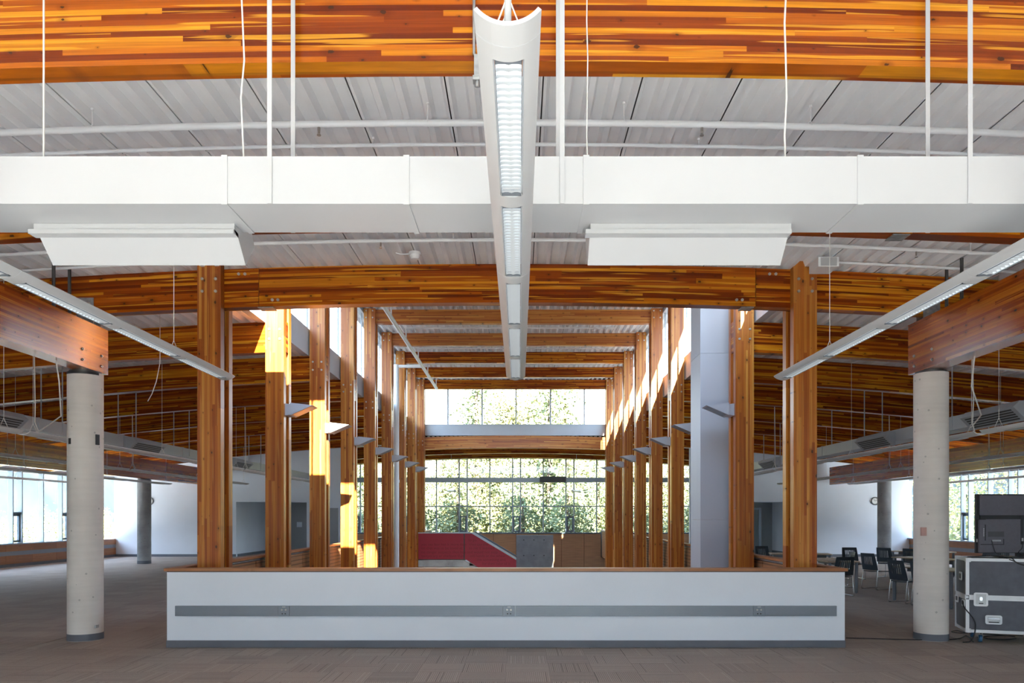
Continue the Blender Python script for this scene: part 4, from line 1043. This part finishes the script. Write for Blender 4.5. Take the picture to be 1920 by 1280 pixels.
cable('black cable from the television channel curving to the case', [(tx(1914), TY - .045, tz(1016)), (tx(1911), TY - .06, tz(1027)), (tx(1904), TY - .07, tz(1036)), cp(.8, .15, C1 + .02)], .006)
cable('black cable hanging down the left edge of the flight case', [cp(-.015, .12, .58), cp(-.02, .02, .5), cp(.09, -.03, .34), cp(.11, -.03, .2), cp(.06, -.04, .04), cp(-.05, -.05, .012)], .008)
def fp(px, py): Y = EYE * F / (py - VY); return ((px - VX) * Y / F, Y, .012)
cable('long black power cable along the carpet from half wall to flight case', [fp(1586, 1197), fp(1640, 1198.5), fp(1690, 1200), fp(1750, 1200.5), fp(1795, 1199), fp(1812, 1193), cp(.1, .05, .012)], .008)
cable('black cable loop on the carpet behind the right column', [fp(1813, 1188), fp(1795, 1183), fp(1784, 1185.5), fp(1800, 1188), fp(1822, 1187)], .007)
cable('coil of black cable on the carpet under the flight case', [fp(1838, 1189), fp(1870, 1191), fp(1900, 1194), fp(1903, 1198), fp(1880, 1200), fp(1850, 1198.5), fp(1846, 1194), fp(1880, 1192.5), fp(1918, 1193)], .008)

# ------------------------------------------------------------------ tables and chairs
def table(L=1.6, D=.75):
    r = thing('training_table', 'x', 'table', (0, 0, 0), 'training tables in the right aisle')
    s = MB(); s.prism(rrect(-L / 2, L / 2, -D / 2, D / 2, .03), 'xy', .715, .74); s.build('tabletop', 'tabletop', r)
    for sx in (-1, 1):
        for sy in (-1, 1):
            x, y = sx * (L / 2 - .07), sy * (D / 2 - .07)
            s = MB(); s.cyl((x, y, .02), (x, y, .714), .034, 12); s.cyl((x, y, 0), (x, y, .02), .022, 10); s.build('leg', 'tablegrey', r)
    s = MB(); s.box(-L / 2 + .1, L / 2 - .1, -.01, .01, .62, .714); s.build('beam', 'tablegrey', r)
    return r
AT = math.radians(-52)
TAB = [((8.38, 15.08), math.radians(-75), 'training table partly hidden by the right concrete column'), ((7.5, 18.0), H, 'training table just behind the right end of the half wall'),
       ((7.9, 21.0), math.radians(-12), 'far training table behind the nearest right timber column'), ((10.2, 18.6), math.radians(-70), 'training table in the second row behind the right column'),
       ((12.0, 22.2), AT, 'farthest training table toward the right window wall')]
t0 = table()
for i, ((x, y), a, lab) in enumerate(TAB):
    if i == 0: t0.location = (x, y, 0); t0.rotation_euler = (0, 0, a); t0['label'] = lab
    else: dup(t0, (x, y, 0), a, lab)
def chair():
    r = thing('stacking_chair', 'x', 'chair', (0, 0, 0), 'dark stacking chairs in the right aisle')   # faces +y
    def sh_(rows, th, name):
        s = MB(); s.grid(rows); s.grid([[(p[0], p[1] - th * .6, p[2] - th * .8) for p in q] for q in rows])
        n = len(rows); E = [q[0] for q in rows], [q[-1] for q in rows], rows[0], rows[-1]
        for e_ in E: s.grid([list(e_), [(p[0], p[1] - th * .6, p[2] - th * .8) for p in e_]], smooth=False)
        return s
    rows = [[(x, y, .455 - .02 * math.cos(x / .23 * 1.4) + (.012 if y > .2 else 0) * -1) for x in [-.23 + .0575 * i for i in range(9)]] for y in (-.2, -.1, 0, .1, .2, .24)]
    sh_(rows, .018, 'seat').build('seat', 'chairplastic', r)
    # back: frame of a curved shell with slanted slots left open
    def bp_(x, z): t_ = (z - .46) / .42; return (x * (1 - .12 * t_ * t_), -.21 - .10 * t_ - .03 * (1 - (x / .23) ** 2), z)
    s = MB(); Zs = [.47, .52, .57]; Xs = [-.23 + .046 * i for i in range(11)]
    def band(x0, x1, z0, z1, n=2, sl=0):
        A = [[bp_(x0 + (x1 - x0) * i / n + sl * (0 if k == 0 else 1), z) for i in range(n + 1)] for k, z in enumerate((z0, z1))]
        s.grid(A); Bk = [[(p[0], p[1] - .014, p[2]) for p in q] for q in A]; s.grid(Bk)
        for q in (0, 1): s.grid([A[q], Bk[q]], smooth=False)
        for q in (0, -1): s.grid([[A[0][q], A[1][q]], [Bk[0][q], Bk[1][q]]], smooth=False)
    band(-.23, .23, .47, .60, 8); band(-.23, .23, .80, .88, 8); band(-.23, -.15, .60, .80, 2); band(.15, .23, .60, .80, 2)
    bk = s.build('backrest', 'chairplastic', r)
    for i in range(7):
        s = MB(); band(-.15 + .045 * i, -.125 + .045 * i, .60, .80, 1, .012); s.build('slat', 'chairplastic', bk)
    for sx in (-1, 1):
        x = sx * .22
        s = MB(); s.tube([(x, -.20, .50), (x, -.22, .44), (x, -.27, .05), (x, -.27, .014), (x, -.22, .011), (x, .22, .011), (x, .26, .03), (x * .98, .24, .42), (x * .9, .18, .44), (x * .9, -.15, .44)], .011, 8); s.build('leg_frame', 'chrome', r)
        for y in (-.24, .22): s = MB(); s.box(x - .015, x + .015, y - .02, y + .02, 0, .012); s.build('glide', 'black', r)
    return r
CH = [((8.02, 15.42), math.radians(-72), 'dark stacking chair just left of the right concrete column'), ((8.18, 14.82), math.radians(-75), 'dark stacking chair half hidden by the right concrete column'),
      ((8.8, 18.35), math.radians(-68), 'single dark stacking chair in the open floor facing right'), ((9.55, 21.3), math.radians(178), 'dark stacking chair with its back showing beside the left tables'),
      ((8.12, 18.9), math.radians(85), 'dark stacking chair pushed in at the table behind half wall'), ((10.7, 21.6), AT, 'far dark stacking chair under the right clock'),
      ((11.15, 21.0), AT, 'far dark stacking chair left of the right concrete column'), ((7.2, 16.85), math.radians(5), 'dark stacking chair below the near table edge behind the half wall'),
      ((11.6, 18.6), math.radians(120), 'dark stacking chair seen between right column and flight case'), ((7.4, 22.3), math.radians(190), 'dark stacking chair seen through the right timber columns'),
      ((12.9, 20.2), math.radians(125), 'farther dark stacking chair between right column and flight case')]
c0 = chair()
for i, ((x, y), a, lab) in enumerate(CH):
    if i == 0: c0.location = (x, y, 0); c0.rotation_euler = (0, 0, a); c0['label'] = lab
    else: dup(c0, (x, y, 0), a, lab)

# clocks
for x, lab in (((281 - VX) * 33 / F, 'round wall clock half hidden by the left back column'), ((1640 - VX) * 33 / F, 'round black rimmed wall clock on the right back wall')):
    z = zpx(939, 33); c = thing('wall_clock', lab, 'clock', (x, 32.97, z))
    s = MB(); s.cyl((x, 32.985, z), (x, 32.975, z), .155, 28); s.build('dial', 'clockface', c)
    s = MB()
    R_ = [[(x + q * math.cos(t_), yy, z + q * math.sin(t_)) for t_ in [2 * math.pi * k / 28 for k in range(28)]] for q, yy in ((.175, 32.99), (.175, 32.955), (.145, 32.955), (.145, 32.975))]
    s.grid(R_, True); s.build('rim', 'black', c)
    for a, l in ((2.2, .09), (.5, .12)):
        s = MB(); s.cyl((x, 32.97, z), (x + l * math.cos(a), 32.97, z + l * math.sin(a)), .006, 5); s.build('hand', 'black', c)
    for k in range(12):
        t_ = k * math.pi / 6; s = MB(); s.box(x + .125 * math.cos(t_) - .006, x + .125 * math.cos(t_) + .006, 32.972, 32.974, z + .125 * math.sin(t_) - .01, z + .125 * math.sin(t_) + .01); s.build('hour_mark', 'black', c)
s = MB(); s.box(-11.0, -10.75, 36.97, 36.998, 1.25, 1.5); tag(s.build('wall_notice', 'wall', None, (-10.9, 36.98, 1.3)), 'pale square control panel on the grey corridor wall at left', 'panel')
s = MB(); s.box(CR - .012, CR - .001, 34.3, 34.38, .42, .54); tag(s.build('wall_outlet', 'tablegrey', None, (CR, 34.3, .42)), 'small outlet plate below the frosted window at right', 'outlet')

# ------------------------------------------------------------------ outdoors
s = MB(); s.box(-160, 160, -60, 220, -5.0, -4.6); struct(s.build('ground', 'ground'))
def hill(name, pts, y0, y1):
    s = MB(); n = len(pts)
    s.grid([[(p[0], y0, -5) for p in pts], [(p[0], (y0 * 2 + y1) / 3, p[1] * .7) for p in pts], [(p[0], y1, p[1]) for p in pts]]); return struct(s.build(name, 'hill'))
def hillx(name, x0, x1, pts):
    s = MB(); s.grid([[(x0, p[0], -5) for p in pts], [((x0 * 2 + x1) / 3, p[0], p[1] * .65) for p in pts], [(x1, p[0], p[1]) for p in pts]]); return struct(s.build(name, 'hill'))
rr = random.Random(3)
hill('hill_end', [(-150 + 12 * i, 12 + rr.uniform(-3, 3)) for i in range(10)] + [(-30, 12), (-10, 10), (10, 10), (18, 16), (24, 24), (30, 26), (42, 20), (60, 16), (120, 14)], 130, 160)
s = MB(); s.grid([[(x, -26, -5) for x in (-90, -30, 30, 90)], [(x, -34, 4) for x in (-90, -30, 30, 90)], [(x, -60, 9) for x in (-90, -30, 30, 90)]]); struct(s.build('light_block_rear', 'rearblock'))  # unseen slope added to block horizon light on surfaces facing the rear
hillx('hill_left', -60, -110, [(-60 + 14 * i, 40 + rr.uniform(-4, 4)) for i in range(18)])
hillx('hill_right', 60, 110, [(-60 + 14 * i, 40 + rr.uniform(-3, 3)) for i in range(18)])
def quad(s, c, n, up, sz):
    n = n.normalized(); a = n.cross(up); a = a.normalized() if a.length > 1e-3 else Vector((1, 0, 0)); b_ = n.cross(a); w_ = sz * .5
    s.face([tuple(c - a * w_ - b_ * w_), tuple(c + a * w_ - b_ * w_ * .6), tuple(c + a * w_ * .5 + b_ * w_), tuple(c - a * w_ * .7 + b_ * w_ * .8)])
def conifer(h, rad, seed, dens=1.0):
    R = random.Random(seed); s = MB(); z = h * .08
    while z < h:
        f = 1 - z / h; L = rad * (f ** .62) + .15; nb = 7 if f > .3 else 5
        for k in range(nb):
            a = R.uniform(0, 6.28); l = L * R.uniform(.65, 1.1); m = max(3, int(l * 11 * dens))
            for q in range(m):
                t_ = (q + .6) / m; dr = .55 * l * t_ * t_
                c = Vector((math.cos(a) * l * t_ + R.gauss(0, .08), math.sin(a) * l * t_ + R.gauss(0, .08), z - dr + R.gauss(0, .06)))
                quad(s, c, Vector((R.gauss(0, .6), R.gauss(0, .6), 1)), Vector((math.cos(a), math.sin(a), 0)), R.uniform(.09, .20) * (.6 + .5 * f + .2))
                if q % 2: quad(s, c - Vector((0, 0, .15)), Vector((math.cos(a + 1.3), math.sin(a + 1.3), .2)), Vector((0, 0, 1)), R.uniform(.10, .22))
        z += R.uniform(.22, .34) * (1.0 + .4 * f)
    return s
def leafy(h, rad, seed, n=1500):
    R = random.Random(seed); s = MB(); cl_ = [Vector((R.gauss(0, rad * .45), R.gauss(0, rad * .45), h * R.uniform(.35, .97))) for _ in range(26)]
    for i in range(n):
        c = R.choice(cl_) + Vector((R.gauss(0, rad * .2), R.gauss(0, rad * .2), R.gauss(0, rad * .24)))
        quad(s, c, Vector((R.gauss(0, 1), R.gauss(0, 1), R.gauss(.3, 1))), Vector((0, 0, 1)), R.uniform(.07, .17))
    return s
def tree_proto(name, ms, trunk_h, tr, label, group, mat):
    r = thing(name, label, 'tree', (0, 0, 0), group); f = ms.build('foliage', mat, r)
    s = MB(); s.cyl((0, 0, 0), (0, 0, trunk_h), tr, 8, tr * .2); s.build('trunk', 'bark', r); return r
GT = 'trees beyond the windows'
TP = [tree_proto('conifer_tree', conifer(13.5, 3.6, 1), 13.3, .22, 'sunlit drooping conifer beyond the end glazing', GT, 'needles'),
      tree_proto('conifer_tree', conifer(13.0, 3.2, 2), 12.8, .2, 'sunlit drooping conifer beyond the end glazing', GT, 'needles'),
      tree_proto('autumn_tree', leafy(12, 3.0, 3, 7000), 9, .18, 'yellow autumn tree beyond the end glazing', 'yellow trees beyond the windows', 'yellow')]
TZ = -4.6
spots = []
for row, (Y, n, off) in enumerate(((45.5, 9, 0), (49.5, 10, 1.2), (54, 11, .4))):
    for i in range(n):
        x = -14 + 28 * i / (n - 1) + off + rr.uniform(-.6, .6)
        spots.append((x, Y + rr.uniform(-1, 1), rr.choice((0, 1, 2, 0, 1)), rr.uniform(.78, .93)))
n0 = len(spots)
spots += [((868 - VX) * 60 / F, 60, 2, 1.1), ((920 - VX) * 56 / F, 56, 1, 1.02), ((1005 - VX) * 60 / F, 60, 0, 1.12), ((1045 - VX) * 58 / F, 58, 2, 1.1), ((893 - VX) * 52 / F, 52, 0, 1.36), ((955 - VX) * 58 / F, 58, 2, 1.36), ((985 - VX) * 57 / F, 57, 2, 1.3), ((1030 - VX) * 52 / F, 52, 0, 1.32), ((1060 - VX) * 56 / F, 56, 1, 1.4)]
for i in range(7): spots.append((-25 - rr.uniform(0, 6), 30 + 4.2 * i, rr.choice((0, 2)), .52)); spots.append((25 + rr.uniform(0, 6), 30 + 4 * i, rr.choice((0, 2, 1)), .86))
TALL = ['yellow tree crown showing low in the left of the upper end window', 'conifer tip left of the middle of the upper end window', 'conifer behind the yellow crowns right of the upper window middle', 'yellow crown right of the middle mullion of the upper end window',
        'tall conifer rising on the left side of the upper end window', 'tall yellow tree just left of the middle of the upper end window', 'tall yellow tree at the middle of the upper end window', 'tall conifer at the right mullion of the upper end window', 'slim tall conifer farthest right in the upper end window']
used = set()
for q, (x, y, k, sc) in enumerate(spots):
    if k in used: o = dup(TP[k], (x, y, TZ), rr.uniform(0, 6.28))
    else: o = TP[k]; o.location = (x, y, TZ); used.add(k)
    o.scale = (sc, sc, sc)
    if n0 <= q < n0 + 9: o['label'] = TALL[q - n0]; o['group'] = 'tall trees in the upper end window'
    elif y < 60 and abs(x) < 20 and k < 2: o['label'] = 'sunlit drooping conifer in the ' + ('front' if y < 47.5 else 'middle' if y < 52 else 'back') + ' row beyond the end glazing'
    if abs(x) > 20:
        o['label'] = ('sunlit conifer' if k < 2 else 'yellow autumn tree') + (' outside the left aisle windows' if x < 0 else ' outside the right aisle windows')
        o['group'] = ('conifers' if k < 2 else 'yellow trees') + (' outside the left windows' if x < 0 else ' outside the right windows')
